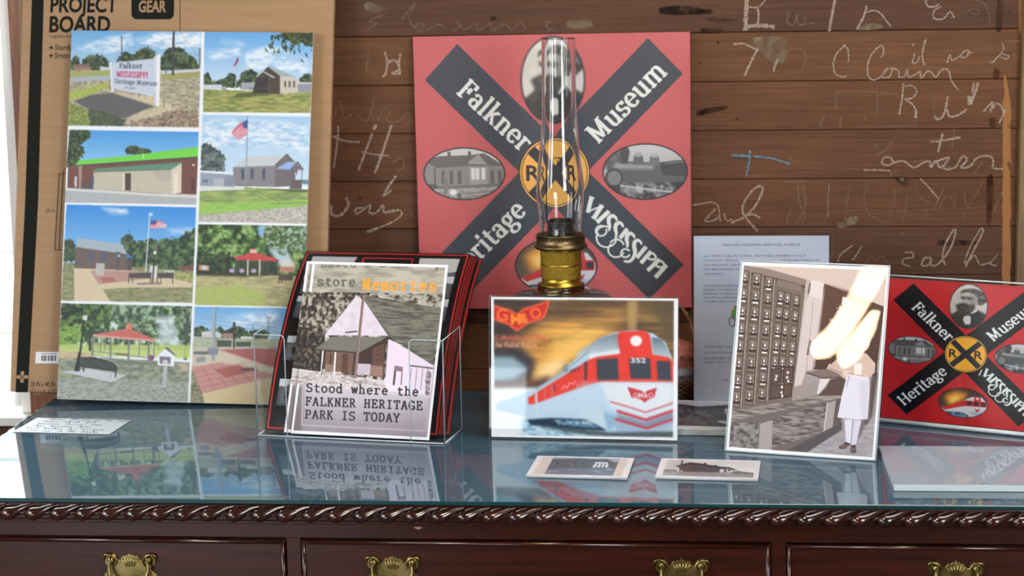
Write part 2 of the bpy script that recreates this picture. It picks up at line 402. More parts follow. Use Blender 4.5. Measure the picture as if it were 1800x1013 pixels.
def serif_polys(txt, thick, thin, mono, xs):
    x = 0.0; out = []
    for ch in txt:
        adv, st = GL[ch]; sc = xs; ox = x
        if mono:
            sc = min(1.0, (mono-6)/adv) if adv > mono-6 else min(1.3, (mono-10)/adv); ox = x+(mono-adv*sc)/2
        for pl in st:
            p = np.array(pl, float); p[:, 0] = p[:, 0]*sc+ox
            for i in range(len(p)-1):
                d = p[i+1]-p[i]; L = np.linalg.norm(d)
                if L < 1e-6: continue
                d /= L; w = (thin+(thick-thin)*abs(d[1])**1.3)/2; nn = np.array([-d[1], d[0]])*w; e = d*min(w*0.35, 2.0)
                out.append(np.array([p[i]-e+nn, p[i+1]+e+nn, p[i+1]+e-nn, p[i]-e-nn]))
        x += mono if mono else adv*xs
    return out
def serif_width(txt, mono=None, xs=1.0): return sum(mono if mono else GL[c][0]*xs for c in txt)

def sheet(name, im, w, h, t, mats, parent=None, bend=None, edge=(225, 228, 232)):
    """a printed sheet standing on its lower edge: front ink grid (faces -Y), back and edges; mats = [ink, edge]"""
    Hn, Wn = im.shape[:2]
    xs = np.linspace(-w/2, w/2, Wn); zs = np.linspace(h, 0, Hn); X, Z = np.meshgrid(xs, zs)
    Y = np.full_like(X, -t)
    co = np.stack([X, Y, Z], -1).reshape(-1, 3); n = len(co)
    idx = np.arange(n).reshape(Hn, Wn)
    front = np.stack([idx[:-1, :-1], idx[1:, :-1], idx[1:, 1:], idx[:-1, 1:]], -1).reshape(-1, 4)
    K = 24 if bend else 1
    zz = np.linspace(0, h, K+1); back = np.array([[(-w/2, 0, z), (w/2, 0, z), (w/2, -t, z), (-w/2, -t, z)] for z in zz]).reshape(-1, 3)
    q = []
    for k in range(K):
        a = n+4*k; b = a+4
        q += [(a+1, a, b, b+1), (a, a+3, b+3, b), (a+2, a+1, b+1, b+2)]
    q += [(n+3, n, n+1, n+2), (n+4*K, n+4*K+3, n+4*K+2, n+4*K+1)]
    faces = np.concatenate([front, np.array(q)]); co = np.concatenate([co, back])
    if bend: co = bend(co)
    me = bpy.data.meshes.new(name); nf = len(faces)
    me.vertices.add(len(co)); me.vertices.foreach_set('co', co.astype(np.float32).ravel())
    me.loops.add(nf*4); me.loops.foreach_set('vertex_index', faces.astype(np.int32).ravel())
    me.polygons.add(nf); me.polygons.foreach_set('loop_start', np.arange(0, nf*4, 4, dtype=np.int32))
    mi = np.zeros(nf, np.int32); mi[len(front):] = 1; me.update(calc_edges=True)
    o = link(name, me, parent, mats); me.polygons.foreach_set('material_index', mi)
    if bend: me.polygons.foreach_set('use_smooth', np.arange(nf) < len(front))
    c = np.ones((len(co), 4), np.float32); c[:n, :3] = im.reshape(-1, 3); c[n:, :3] = lin(edge)
    at = me.color_attributes.new('ink', 'FLOAT_COLOR', 'POINT'); at.data.foreach_set('color', c.ravel())
    me.update(); return o
# ---------------------------------------------------------------- printed pictures
G1, G2, G3 = (38, 52, 34), (62, 84, 48), (110, 140, 78)          # leaf greens
TREES = [(30, 42, 34), (52, 68, 46), (84, 104, 66)]
LAWN = [(122, 132, 72), (150, 156, 92), (172, 170, 120)]
DRY = [(130, 126, 108), (158, 152, 128), (184, 176, 150)]

def clouds(c, pts, a=0.7, soft=10): c.speck(pts, [(150, 190, 226), (205, 222, 238), (240, 244, 248)], 40, 14, a=a, soft=soft)

def paint_collage():
    c = Ink([(131, 53), (552, 59), (533, 714.5), (97, 707)], 500, 760)
    c.view(0, 0, 1).poly([(60, 30), (600, 30), (600, 740), (60, 740)], (226, 233, 242))
    # --- road sign photo
    c.view(100, 40, .3159); c.clip([(70, 20), (818, 20), (800, 578), (60, 567)])
    c.grad([(60, 20), (830, 20), (830, 280), (60, 280)], (92, 158, 214), (178, 206, 228))
    clouds(c, [(120, 140), (300, 80), (430, 60), (440, 130), (300, 170)], .8); clouds(c, [(420, 100), (560, 60), (820, 55), (820, 150), (600, 150)], .9)
    c.line([(100, 55), (500, 150)], 1.5, (120, 140, 150)); c.line([(700, 55), (800, 190)], 1.5, (90, 100, 110))
    c.speck([(90, 205), (120, 180), (140, 200), (145, 268), (90, 268)], TREES, 14, rag=6)
    c.speck([(155, 200), (185, 185), (230, 175), (270, 180), (305, 215), (305, 268), (150, 268)], TREES, 14, rag=7)
    c.speck([(340, 215), (375, 170), (400, 158), (440, 178), (470, 145), (520, 136), (560, 160), (570, 215)], TREES, 16, rag=7)
    c.speck([(585, 200), (610, 160), (660, 132), (710, 140), (745, 170), (785, 205), (805, 240), (805, 275), (585, 268)], TREES, 18, rag=8)
    c.poly([(108, 230), (190, 232), (205, 245), (205, 268), (110, 264)], (150, 110, 100)); c.poly([(108, 228), (188, 230), (206, 247), (112, 243)], (120, 92, 86))
    c.poly([(255, 240), (310, 246), (310, 262), (255, 262)], (190, 200, 205)); c.speck([(200, 235), (225, 222), (245, 240), (240, 268), (205, 266)], TREES, 8)
    c.speck([(60, 262), (830, 262), (830, 600), (60, 600)], DRY, 18, 6)
    c.poly([(80, 268), (308, 266), (308, 292), (80, 298)], (150, 160, 90)); c.poly([(90, 300), (310, 290), (310, 314), (90, 326)], (158, 168, 180))
    c.poly([(592, 266), (820, 254), (820, 268), (594, 284)], (188, 196, 204)); c.poly([(592, 286), (820, 270), (820, 300), (600, 312)], (150, 152, 90))
    c.speck([(75, 380), (300, 330), (305, 350), (140, 420), (80, 425)], [(138, 158, 66), (166, 180, 88)], 10, rag=6)
    c.speck([(75, 440), (160, 470), (280, 560), (70, 575)], [(88, 104, 50), (124, 142, 66), (150, 150, 90)], 9, rag=10)
    c.speck([(310, 380), (560, 410), (680, 470), (660, 500), (500, 540), (390, 530), (300, 400)], [(176, 166, 140), (200, 190, 160)], 10, rag=8)
    c.speck([(400, 555), (520, 525), (640, 480), (800, 480), (800, 590), (380, 590)], [(96, 84, 74), (140, 122, 104), (168, 152, 130)], 9, rag=14)
    c.poly([(105, 432), (200, 398), (320, 385), (560, 462), (500, 480), (392, 528), (330, 520), (180, 470)], (78, 78, 84), .92, 3)
    c.speck([(180, 470), (330, 500), (400, 540), (380, 575), (200, 568)], [(52, 58, 50), (84, 92, 66)], 8, rag=8)
    c.line([(606, 380), (608, 470)], 5, (120, 110, 96)); c.poly([(308, 218), (320, 214), (328, 378), (316, 384)], (216, 222, 232))
    c.poly([(318, 224), (556, 197), (553, 408), (322, 362)], (186, 198, 218)); c.poly([(553, 190), (568, 182), (566, 458), (555, 456)], (196, 204, 218)); c.poly([(567, 182), (592, 170), (582, 460), (566, 458)], (226, 230, 236))
    c.serif('Falkner', 360, 252, 44, (70, 74, 92), .01, xs=.82); c.serif('MISSISSIPPI', 344, 298, 46, (176, 62, 92), .04, xs=.66)
    c.serif('Heritage Museum', 334, 334, 38, (86, 92, 112), .06, xs=.74); c.serif('Project', 392, 364, 22, (110, 116, 134), .08, xs=.8)
    c.poly([(372, 70), (378, 70), (380, 182), (374, 182)], (70, 84, 96)); c.poly([(658, 48), (670, 48), (664, 290), (651, 290)], (58, 58, 62)); c.line([(808, 140), (806, 250)], 8, (80, 90, 96)); c.line([(622, 245), (620, 280)], 6, (70, 96, 140))
    # --- green roofed building
    c.clip([(80, 590), (800, 602), (785, 1005), (40, 995)])
    c.grad([(50, 580), (810, 580), (810, 800), (50, 800)], (58, 140, 214), (140, 192, 236))
    c.speck([(388, 724), (396, 690), (420, 680), (455, 678), (480, 694), (520, 696), (545, 712), (520, 735)], TREES, 10, rag=6)
    c.speck([(60, 560), (205, 580), (190, 640), (150, 670), (160, 720), (120, 790), (60, 800)], [(26, 38, 30), (48, 66, 42), (74, 90, 50)], 12, rag=12)
    c.poly([(70, 790), (800, 738), (792, 950), (62, 930)], (104, 66, 58)); c.poly([(112, 786), (130, 760), (400, 735), (800, 684), (798, 738), (116, 787)], (104, 204, 66)); c.poly([(116, 786), (798, 738), (798, 746), (130, 795)], (70, 62, 64))
    c.poly([(128, 792), (150, 788), (142, 915), (130, 915)], (150, 130, 126)); c.line([(492, 726), (492, 748)], 6, (200, 230, 190))
    c.poly([(205, 823), (226, 806), (712, 769), (655, 809)], (84, 132, 112)); c.poly([(212, 826), (645, 812), (645, 946), (210, 922)], (186, 182, 164))
    for i in range(12): c.line([(212, 832+i*8), (645, 820+i*10.4)], .8, (164, 160, 144))
    c.poly([(645, 812), (705, 774), (702, 940), (646, 948)], (206, 198, 182)); c.poly([(662, 838), (682, 828), (680, 940), (662, 942)], (222, 216, 204)); c.poly([(530, 815), (645, 812), (645, 870), (600, 878)], (160, 158, 148), .6, 4)
    c.poly([(386, 832), (422, 830), (420, 930), (388, 926)], (72, 58, 52)); c.poly([(376, 834), (388, 832), (388, 928), (376, 926)], (214, 208, 190))
    c.poly([(150, 888), (190, 886), (200, 924), (150, 920)], (74, 78, 82)); c.poly([(200, 845), (216, 848), (210, 924), (196, 922)], (70, 82, 100)); c.poly([(106, 850), (120, 848), (116, 910), (104, 908)], (190, 196, 206)); c.ell(770, 785, 8, 5, (214, 216, 210)); c.poly([(756, 858), (780, 858), (778, 940), (756, 938)], (80, 52, 48))
    c.poly([(50, 912), (210, 922), (645, 948), (792, 955), (790, 1020), (40, 1010)], (164, 170, 176)); c.poly([(50, 914), (210, 924), (645, 950), (792, 958), (792, 968), (640, 962), (200, 936), (50, 928)], (206, 208, 204))
    # --- schoolhouse with leaves
    c.view(340, 40, .3556); c.clip([(66, 30), (596, 30), (583, 443), (57, 437)])
    c.grad([(50, 30), (600, 30), (600, 300), (50, 300)], (88, 158, 222), (190, 214, 236))
    clouds(c, [(80, 150), (230, 120), (250, 160), (100, 180)], .8); clouds(c, [(260, 150), (400, 110), (500, 160), (590, 200), (560, 250), (280, 230)], .8); clouds(c, [(140, 80), (260, 100), (270, 120), (150, 100)], .6)
    c.speck([(60, 300), (64, 250), (85, 245), (104, 290), (170, 270), (190, 244), (214, 255), (230, 290), (245, 245), (290, 228), (325, 245), (320, 320), (60, 320)], TREES, 12, rag=5)
    c.speck([(525, 290), (540, 262), (570, 252), (592, 262), (590, 300)], TREES, 12, rag=5)
    c.poly([(60, 304), (150, 304), (150, 326), (60, 324)], (190, 200, 216)); c.poly([(245, 295), (325, 292), (325, 332), (245, 330)], (150, 156, 166)); c.poly([(520, 294), (590, 294), (588, 350), (520, 346)], (134, 140, 152)); c.line([(520, 298), (590, 298)], 6, (214, 218, 224))
    c.speck([(50, 326), (600, 345), (600, 450), (50, 450)], [(108, 122, 60), (136, 146, 78), (166, 164, 96)], 40, 8)
    c.poly([(200, 368), (230, 345), (330, 340), (420, 352), (330, 358), (280, 368)], (70, 82, 46), .9, 3); c.line([(250, 398), (420, 412), (580, 432)], 10, (170, 140, 108), .6, 3)
    c.poly([(378, 214), (436, 262), (436, 350), (300, 346), (322, 270)], (66, 56, 52)); c.poly([(376, 212), (524, 272), (436, 264), (380, 222)], (150, 166, 172)); c.poly([(434, 264), (522, 276), (518, 346), (434, 350)], (192, 186, 172))
    c.poly([(350, 236), (410, 268), (400, 274), (352, 244), (318, 272), (318, 262)], (156, 164, 172)); c.poly([(318, 270), (382, 268), (382, 344), (300, 344)], (48, 44, 46)); c.line([(380, 270), (380, 345)], 4, (94, 82, 72)); c.line([(285, 322), (380, 322)], 4, (80, 70, 62))
    for x in (455, 476, 498): c.poly([(x, 288), (x+9, 288), (x+9, 318), (x, 318)], (70, 74, 78))
    for x in (296, 330, 360, 440, 480, 512): c.line([(x, 344), (x, 354)], 4, (90, 84, 76))
    c.line([(228, 165), (216, 330)], 4, (170, 180, 196)); c.poly([(228, 170), (232, 190), (212, 218), (206, 214)], (150, 70, 90)); c.poly([(226, 168), (231, 180), (224, 190)], (60, 70, 120)); c.poly([(150, 312), (172, 312), (172, 332), (150, 332)], (150, 150, 150))
    for k in range(70):
        r = np.random.default_rng(k); x, y = 470+r.normal(10, 70), 50+abs(r.normal(0, 55)); a = r.uniform(.4, 2.2)
        if x < 330 or x > 600 or y > 195 or (x < 430 and y > 150): continue
        dx, dy = 16*math.cos(a), 16*math.sin(a); c.poly([(x, y), (x+dx-dy*.25, y+dy+dx*.25), (x+2*dx, y+2*dy), (x+dx+dy*.25, y+dy-dx*.25)], [(30, 40, 26), (46, 58, 34), (70, 80, 40)][k % 3])
    c.speck([(420, 40), (600, 40), (598, 150), (560, 110), (470, 90)], [(26, 36, 26), (50, 62, 36), (80, 90, 50)], 12, rag=16)
    # --- building with flag
    c.clip([(54, 452), (583, 460), (571, 985), (34, 978)])
    c.grad([(40, 450), (600, 450), (600, 800), (40, 800)], (150, 192, 228), (196, 218, 238))
    clouds(c, [(60, 480), (250, 470), (580, 500), (580, 640), (400, 600), (60, 620)], .75, 14)
    c.speck([(45, 730), (48, 590), (90, 596), (130, 620), (168, 660), (160, 728)], [(44, 58, 60), (74, 90, 88), (104, 120, 112)], 16, rag=8)
    c.poly([(44, 724), (208, 736), (208, 745), (44, 734)], (222, 230, 238)); c.poly([(44, 734), (208, 745), (206, 806), (42, 804)], (138, 150, 168))
    c.poly([(204, 708), (270, 657), (470, 645), (412, 700)], (184, 196, 204)); c.poly([(204, 708), (412, 700), (408, 806), (208, 800)], (122, 122, 128)); c.poly([(470, 646), (530, 700), (500, 800), (408, 806), (412, 698)], (104, 98, 102)); c.line([(412, 698), (470, 645), (490, 676)], 7, (92, 86, 92))
    c.poly([(416, 716), (470, 682), (522, 682), (488, 720)], (136, 170, 220)); c.line([(488, 718), (522, 682), (548, 720)], 6, (90, 84, 88)); c.poly([(488, 720), (522, 690), (546, 720)], (110, 104, 108)); c.line([(543, 720), (540, 815)], 4, (92, 86, 84)); c.line([(495, 720), (492, 815)], 4, (92, 86, 84)); c.poly([(495, 770), (545, 770), (540, 815), (480, 815)], (92, 82, 84)); c.line([(510, 735), (515, 770)], 5, (200, 214, 226))
    for x in (244, 290, 348): c.poly([(x, 716), (x+16, 716), (x+15, 768), (x, 768)], (70, 78, 98))
    c.poly([(108, 765), (160, 762), (160, 822), (108, 820)], (166, 170, 178)); c.poly([(160, 755), (212, 755), (212, 815), (162, 818)], (126, 134, 150)); c.poly([(545, 770), (575, 770), (575, 792), (545, 790)], (96, 122, 140)); c.line([(220, 798), (300, 800)], 5, (90, 92, 96)); c.line([(215, 806), (300, 810)], 3, (90, 92, 96))
    for x in (56, 70): c.poly([(x, 768), (x+9, 768), (x+9, 784), (x, 784)], (90, 96, 110))
    c.speck([(30, 815), (340, 810), (580, 822), (580, 1000), (30, 1000)], [(112, 136, 82), (136, 158, 88), (160, 176, 100)], 60, 10); c.poly([(40, 800), (260, 806), (260, 818), (40, 826)], (206, 210, 214))
    c.speck([(30, 890), (580, 870), (580, 910), (30, 945)], [(126, 178, 78), (146, 192, 90)], 30, 6, rag=6); c.speck([(30, 945), (300, 920), (580, 895), (580, 1000), (30, 1000)], [(146, 146, 140), (176, 174, 166), (196, 194, 188)], 9, 5, rag=5); c.poly([(380, 815), (575, 818), (575, 830), (480, 828)], (76, 92, 62)); c.line([(310, 822), (400, 862), (440, 886)], 3, (96, 112, 84)); c.line([(395, 888), (570, 882)], 3, (96, 112, 84))
    c.line([(276, 458), (268, 808)], 5, (126, 142, 164)); c.poly([(276, 474), (274, 548), (226, 576), (196, 538), (236, 494)], (196, 96, 118))
    for i in range(1, 6): c.line([(276-0*i, 486+i*11), (236, 505+i*11), (200+i*5, 536+i*8)], 3.5, (226, 214, 224))
    c.poly([(276, 474), (275, 520), (254, 516), (252, 487)], (66, 84, 150))
    # --- memorial plaza with flag
    c.view(90, 350, .3652); c.clip([(78, 22), (706, 34), (686, 497), (46, 491)])
    c.grad([(40, 20), (720, 20), (720, 320), (40, 320)], (44, 128, 212), (142, 192, 236)); clouds(c, [(240, 36), (370, 40), (385, 66), (300, 72)], .8, 6); clouds(c, [(560, 140), (690, 130), (690, 160), (580, 165)], .5, 8)
    c.speck([(340, 200), (372, 156), (400, 165), (410, 200), (480, 186), (520, 200), (560, 178), (610, 190), (660, 150), (710, 140), (710, 350), (340, 340)], [(34, 50, 42), (58, 80, 54), (92, 116, 76)], 18, rag=10)
    c.speck([(60, 300), (62, 196), (96, 186), (124, 214), (118, 300)], [(40, 54, 44), (66, 84, 58)], 12, rag=6)
    c.speck([(46, 302), (720, 345), (720, 510), (40, 510)], [(112, 116, 84), (132, 136, 98), (146, 150, 110)], 20, 6)
    c.poly([(130, 182), (346, 214), (372, 262), (124, 228)], (156, 172, 184))
    for i in range(9): c.line([(140+i*24, 186+i*3.3), (140+i*25, 232+i*3.2)], 1.2, (136, 150, 162))
    c.poly([(124, 228), (370, 262), (372, 340), (114, 330)], (96, 84, 80)); c.poly([(370, 258), (402, 280), (368, 278)], (70, 120, 196)); c.poly([(372, 280), (395, 282), (392, 340), (370, 340)], (74, 68, 72))
    for x in (184, 248, 316): c.poly([(x, 250), (x+22, 252), (x+20, 296), (x, 294)], (74, 84, 112))
    c.poly([(110, 332), (420, 342), (690, 400), (680, 422), (400, 424), (250, 432), (290, 500), (112, 500)], (200, 186, 156)); c.poly([(190, 342), (440, 344), (480, 380), (230, 410)], (172, 134, 126)); c.poly([(236, 378), (300, 374), (320, 396), (250, 400)], (162, 100, 92)); c.speck([(610, 350), (710, 362), (700, 405), (600, 380)], LAWN, 12)
    c.poly([(220, 306), (262, 308), (256, 366), (214, 364)], (176, 178, 176)); c.poly([(482, 316), (518, 318), (512, 376), (478, 374)], (200, 206, 210)); c.poly([(550, 338), (602, 340), (598, 366), (550, 364)], (190, 186, 176)); c.ell(562, 354, 8, 7, (90, 90, 90))
    c.line([(482, 70), (460, 350)], 5, (206, 216, 224)); c.ell(487, 68, 11, 8, (190, 214, 240)); c.line([(506, 255), (492, 405)], 7, (42, 46, 48)); c.ell(506, 254, 7, 9, (216, 226, 232)); c.line([(332, 272), (322, 342)], 5, (60, 62, 66)); c.ell(331, 270, 6, 7, (170, 180, 190))
    for x0, x1 in ((380, 490), (518, 598)):
        c.poly([(x0, 354), (x1, 350), (x1-4, 378), (x0, 378)], (70, 66, 66)); c.line([(x0, 360), (x0-3, 402)], 4, (60, 56, 56)); c.line([(x1-8, 370), (x1-6, 404)], 4, (60, 56, 56)); c.line([(x0+16, 372), (x0+16, 406)], 3, (60, 56, 56))
    c.poly([(415, 402), (530, 398), (540, 408), (420, 410)], (120, 112, 100)); c.poly([(620, 322), (690, 314), (690, 342), (620, 332)], (110, 74, 70))
    c.poly([(484, 94), (530, 98), (564, 118), (562, 132), (484, 138)], (206, 110, 130))
    for i in range(4): c.line([(484, 106+i*9), (525, 110+i*7), (562, 120+i*4)], 3, (230, 216, 224))
    c.poly([(484, 94), (518, 99), (512, 118), (484, 116)], (70, 80, 140))
    # --- gazebo, bench and book box
    c.clip([(47, 503), (684, 514), (662, 986), (16, 976)])
    c.speck([(20, 490), (700, 490), (700, 730), (20, 730)], [(40, 62, 50), (76, 104, 74), (140, 170, 120), (196, 216, 220)], 26)
    c.speck([(30, 490), (290, 500), (285, 590), (200, 640), (150, 660), (40, 690)], [(26, 40, 32), (46, 68, 44), (96, 126, 58)], 18, rag=14)
    c.speck([(40, 620), (140, 600), (160, 690), (60, 720), (30, 700)], [(96, 136, 60), (140, 180, 84), (70, 96, 50)], 14, rag=10)
    c.speck([(290, 500), (520, 510), (510, 640), (400, 620), (300, 580)], [(44, 66, 54), (86, 112, 84), (150, 176, 150)], 20, rag=12)
    c.poly([(520, 560), (620, 560), (640, 720), (520, 700)], (196, 214, 226), .7, 10); c.speck([(590, 515), (700, 520), (690, 700), (640, 690), (600, 620)], [(44, 62, 50), (84, 108, 80), (140, 160, 130)], 18, rag=10); c.line([(664, 560), (650, 775)], 16, (70, 74, 66))
    c.poly([(20, 705), (700, 705), (700, 770), (20, 760)], (176, 196, 108), .9, 4); c.speck([(10, 735), (200, 750), (200, 790), (10, 800)], [(176, 156, 120), (196, 176, 140)], 20, 5, rag=4)
    c.speck([(0, 775), (250, 770), (690, 790), (680, 1000), (0, 1000)], [(104, 112, 104), (128, 138, 118), (150, 158, 134)], 26, 8); c.speck([(10, 880), (670, 890), (660, 1000), (0, 1000)], [(128, 132, 130), (156, 160, 158), (176, 178, 176)], 12, 6, a=.8, soft=10)
    c.poly([(560, 785), (665, 800), (665, 838), (600, 815)], (196, 180, 158), .8, 4); c.poly([(300, 780), (600, 790), (640, 822), (420, 800)], (92, 112, 84), .7, 5)
    c.poly([(200, 655), (340, 632), (370, 626), (400, 632), (510, 680), (500, 690), (206, 664)], (190, 96, 92)); c.poly([(200, 655), (508, 680), (508, 690), (200, 666)], (198, 150, 140)); c.poly([(360, 612), (378, 598), (396, 612), (392, 628), (362, 628)], (206, 120, 110))
    for x, y0, y1 in ((200, 668, 760), (240, 670, 740), (288, 672, 772), (376, 680, 780), (428, 684, 760), (474, 688, 788), (500, 688, 770), (262, 672, 735)): c.line([(x, y0), (x-3, y1)], 9 if x in (288, 376, 474, 200) else 5, (112, 112, 118))
    c.line([(196, 738), (290, 748), (376, 758), (480, 770)], 5, (130, 130, 136)); c.line([(200, 758), (290, 772), (376, 780), (480, 790)], 4, (150, 150, 154)); c.line([(310, 750), (370, 754)], 8, (96, 80, 72)); c.ell(486, 768, 13, 14, (120, 72, 120))
    c.line([(185, 640), (186, 735)], 12, (50, 50, 46))
    c.poly([(46, 842), (180, 824), (364, 856), (290, 890)], (186, 194, 200)); c.line([(158, 585), (126, 835)], 9, (30, 36, 36)); c.poly([(130, 740), (136, 740), (134, 838), (106, 838)], (34, 40, 40)); c.poly([(152, 562), (176, 562), (172, 586), (154, 586)], (206, 214, 216))
    c.poly([(134, 768), (206, 766), (298, 792), (316, 812), (312, 832), (136, 812)], (48, 50, 50))
    for i in range(24): c.line([(140+i*7, 770+i*1.1), (139+i*7, 808+i*.9)], 1.4, (104, 112, 106))
    c.line([(152, 812), (154, 840)], 6, (40, 42, 42)); c.line([(316, 810), (308, 866)], 6, (40, 42, 42)); c.line([(290, 830), (282, 876)], 7, (160, 166, 170)); c.line([(140, 812), (312, 834)], 6, (40, 42, 42)); c.ell(205, 772, 10, 5, (36, 38, 38))
    c.poly([(546, 720), (566, 714), (606, 756), (596, 758)], (104, 96, 92)); c.poly([(514, 760), (552, 722), (600, 758), (596, 810), (516, 804)], (222, 230, 242)); c.poly([(526, 760), (580, 764), (578, 800), (526, 796)], (112, 106, 120)); c.poly([(540, 780), (560, 776), (572, 798), (540, 796)], (200, 190, 206)); c.poly([(544, 808), (564, 810), (556, 915), (538, 912)], (170, 180, 190))
    # --- shaded park photo
    c.view(330, 380, .3358); c.clip([(64, 36), (634, 44), (612, 470), (44, 462)])
    c.speck([(30, 30), (640, 30), (640, 320), (30, 320)], [(30, 46, 32), (54, 82, 44), (96, 130, 66), (146, 176, 110)], 26, contrast=1.3)
    c.poly([(375, 44), (420, 44), (400, 110), (378, 90)], (130, 180, 230), .9, 5); c.poly([(430, 150), (540, 190), (560, 260), (500, 260), (440, 180)], (176, 204, 232), .9, 10); c.speck([(400, 60), (440, 44), (634, 50), (625, 200), (560, 170), (500, 200), (420, 140)], [(58, 78, 46), (90, 112, 66), (150, 180, 180)], 14, rag=12)
    c.speck([(30, 180), (240, 200), (250, 300), (30, 300)], [(22, 32, 28), (40, 56, 38), (66, 86, 50)], 16, rag=8)
    c.poly([(495, 220), (540, 210), (570, 240), (568, 285), (492, 285)], (206, 206, 206), .9, 4); c.poly([(492, 258), (566, 258), (566, 284), (492, 282)], (190, 128, 106)); c.poly([(66, 250), (120, 255), (120, 280), (66, 278)], (190, 128, 100)); c.ell(96, 264, 16, 12, (190, 196, 206))
    c.speck([(30, 300), (640, 306), (640, 480), (30, 480)], [(146, 142, 104), (166, 160, 116), (180, 176, 128)], 40, 8); c.poly([(50, 290), (300, 285), (480, 300), (300, 312), (50, 306)], (44, 50, 36), .9, 4); c.speck([(40, 370), (260, 350), (420, 400), (400, 470), (30, 470)], [(150, 168, 84), (164, 184, 98), (160, 156, 110)], 16, 8, rag=10)
    c.poly([(250, 210), (340, 186), (380, 186), (490, 222), (480, 230), (260, 222)], (186, 66, 70)); c.poly([(334, 164), (368, 164), (372, 186), (334, 186)], (206, 180, 160)); c.poly([(330, 168), (350, 160), (372, 168)], (180, 70, 70)); c.poly([(258, 222), (480, 230), (480, 300), (250, 300)], (50, 54, 46), .8)
    for x in (324, 386, 426, 478, 258): c.line([(x, 222), (x-2, 302)], 8 if x in (324, 386) else 5, (190, 190, 180) if x in (324, 386) else (70, 72, 66))
    for x in (240, 292, 354): c.ell(x, 280, 14, 11, (170, 150, 180))
    c.line([(225, 180), (212, 292)], 14, (46, 44, 38)); c.poly([(486, 300), (560, 296), (556, 330), (484, 330)], (84, 74, 68)); c.line([(488, 300), (484, 355)], 4, (56, 52, 50)); c.line([(500, 330), (500, 356)], 4, (56, 52, 50)); c.poly([(455, 345), (520, 345), (530, 362), (460, 358)], (190, 176, 146))
    # --- brick plaza
    c.clip([(44, 471), (630, 478), (600, 1000), (18, 984)])
    c.grad([(20, 470), (640, 470), (640, 640), (20, 640)], (92, 158, 216), (176, 206, 232)); clouds(c, [(190, 540), (400, 490), (480, 500), (460, 570), (240, 570)], .8, 12)
    for d in (0, 18, 40): c.line([(50, 512+d), (300, 545+d), (470, 560+d)], 1.5, (96, 120, 146))
    c.speck([(40, 580), (80, 575), (140, 600), (180, 570), (200, 600), (240, 580), (290, 575), (330, 610), (330, 640), (40, 640)], TREES, 12, rag=5); c.speck([(330, 600), (400, 590), (440, 610), (420, 650), (330, 645)], TREES, 10, rag=4)
    c.poly([(80, 605), (150, 595), (185, 615), (185, 636), (80, 634)], (190, 196, 204)); c.poly([(190, 612), (245, 612), (245, 640), (190, 640)], (150, 120, 112)); c.poly([(285, 628), (350, 628), (350, 645), (285, 645)], (206, 212, 216)); c.poly([(40, 628), (100, 632), (98, 690), (38, 690)], (160, 162, 160))
    c.speck([(20, 640), (640, 640), (640, 1010), (10, 1010)], [(150, 160, 130), (170, 176, 150)], 20, 6); c.poly([(30, 686), (380, 680), (480, 690), (480, 720), (200, 740), (20, 740)], (176, 178, 164)); c.poly([(160, 648), (238, 650), (236, 684), (160, 684)], (70, 78, 70)); c.poly([(260, 656), (340, 656), (338, 682), (260, 682)], (70, 78, 70))
    c.line([(252, 560), (250, 690)], 9, (44, 50, 54)); c.poly([(246, 552), (258, 552), (262, 580), (242, 580)], (60, 66, 70)); c.line([(432, 530), (430, 620)], 4, (90, 90, 92)); c.line([(420, 526), (446, 528)], 4, (90, 90, 92)); c.line([(350, 570), (350, 610)], 3, (90, 90, 92))
    c.poly([(36, 715), (110, 690), (170, 700), (480, 790), (480, 840), (200, 780), (20, 790)], (196, 188, 168)); c.poly([(170, 700), (330, 692), (480, 690), (480, 800), (300, 745)], (160, 92, 92)); c.line([(170, 700), (300, 742), (480, 800)], 8, (190, 150, 140))
    c.poly([(30, 795), (170, 765), (300, 790), (480, 835), (420, 860), (80, 935)], (188, 138, 132)); c.poly([(150, 805), (280, 780), (340, 810), (210, 850)], (164, 92, 84)); c.poly([(270, 800), (350, 792), (380, 808), (300, 812)], (84, 70, 76), .9, 2)
    for i in range(5): c.line([(40+i*14, 820+i*27), (300+i*26, 770+i*22)], 2.5, (146, 96, 96)); c.line([(80+i*55, 785-i*2), (150+i*62, 912-i*16)], 2.5, (146, 96, 96))
    for i in range(7): c.line([(155+i*18, 806-i*4), (215+i*19, 848-i*6)], 1.2, (136, 74, 70))
    c.poly([(80, 935), (300, 880), (480, 838), (480, 1010), (90, 1010)], (206, 190, 148)); c.speck([(20, 800), (40, 820), (90, 960), (95, 1010), (10, 1010)], [(96, 98, 74), (130, 128, 100), (150, 146, 120)], 9)
    c.poly([(140, 470), (158, 470), (148, 760), (128, 760)], (156, 166, 176)); c.poly([(152, 470), (158, 470), (148, 760), (142, 760)], (120, 130, 140)); c.poly([(50, 742), (90, 734), (104, 748), (98, 766), (52, 770)], (140, 146, 146)); c.poly([(112, 690), (168, 690), (166, 728), (110, 726)], (120, 132, 146)); c.poly([(38, 710), (115, 708), (115, 726), (36, 726)], (96, 104, 106))
    c.clip(None); c.view(0, 0, 1)
    return c.done(grain=2.0, soft=1, lift=.10)

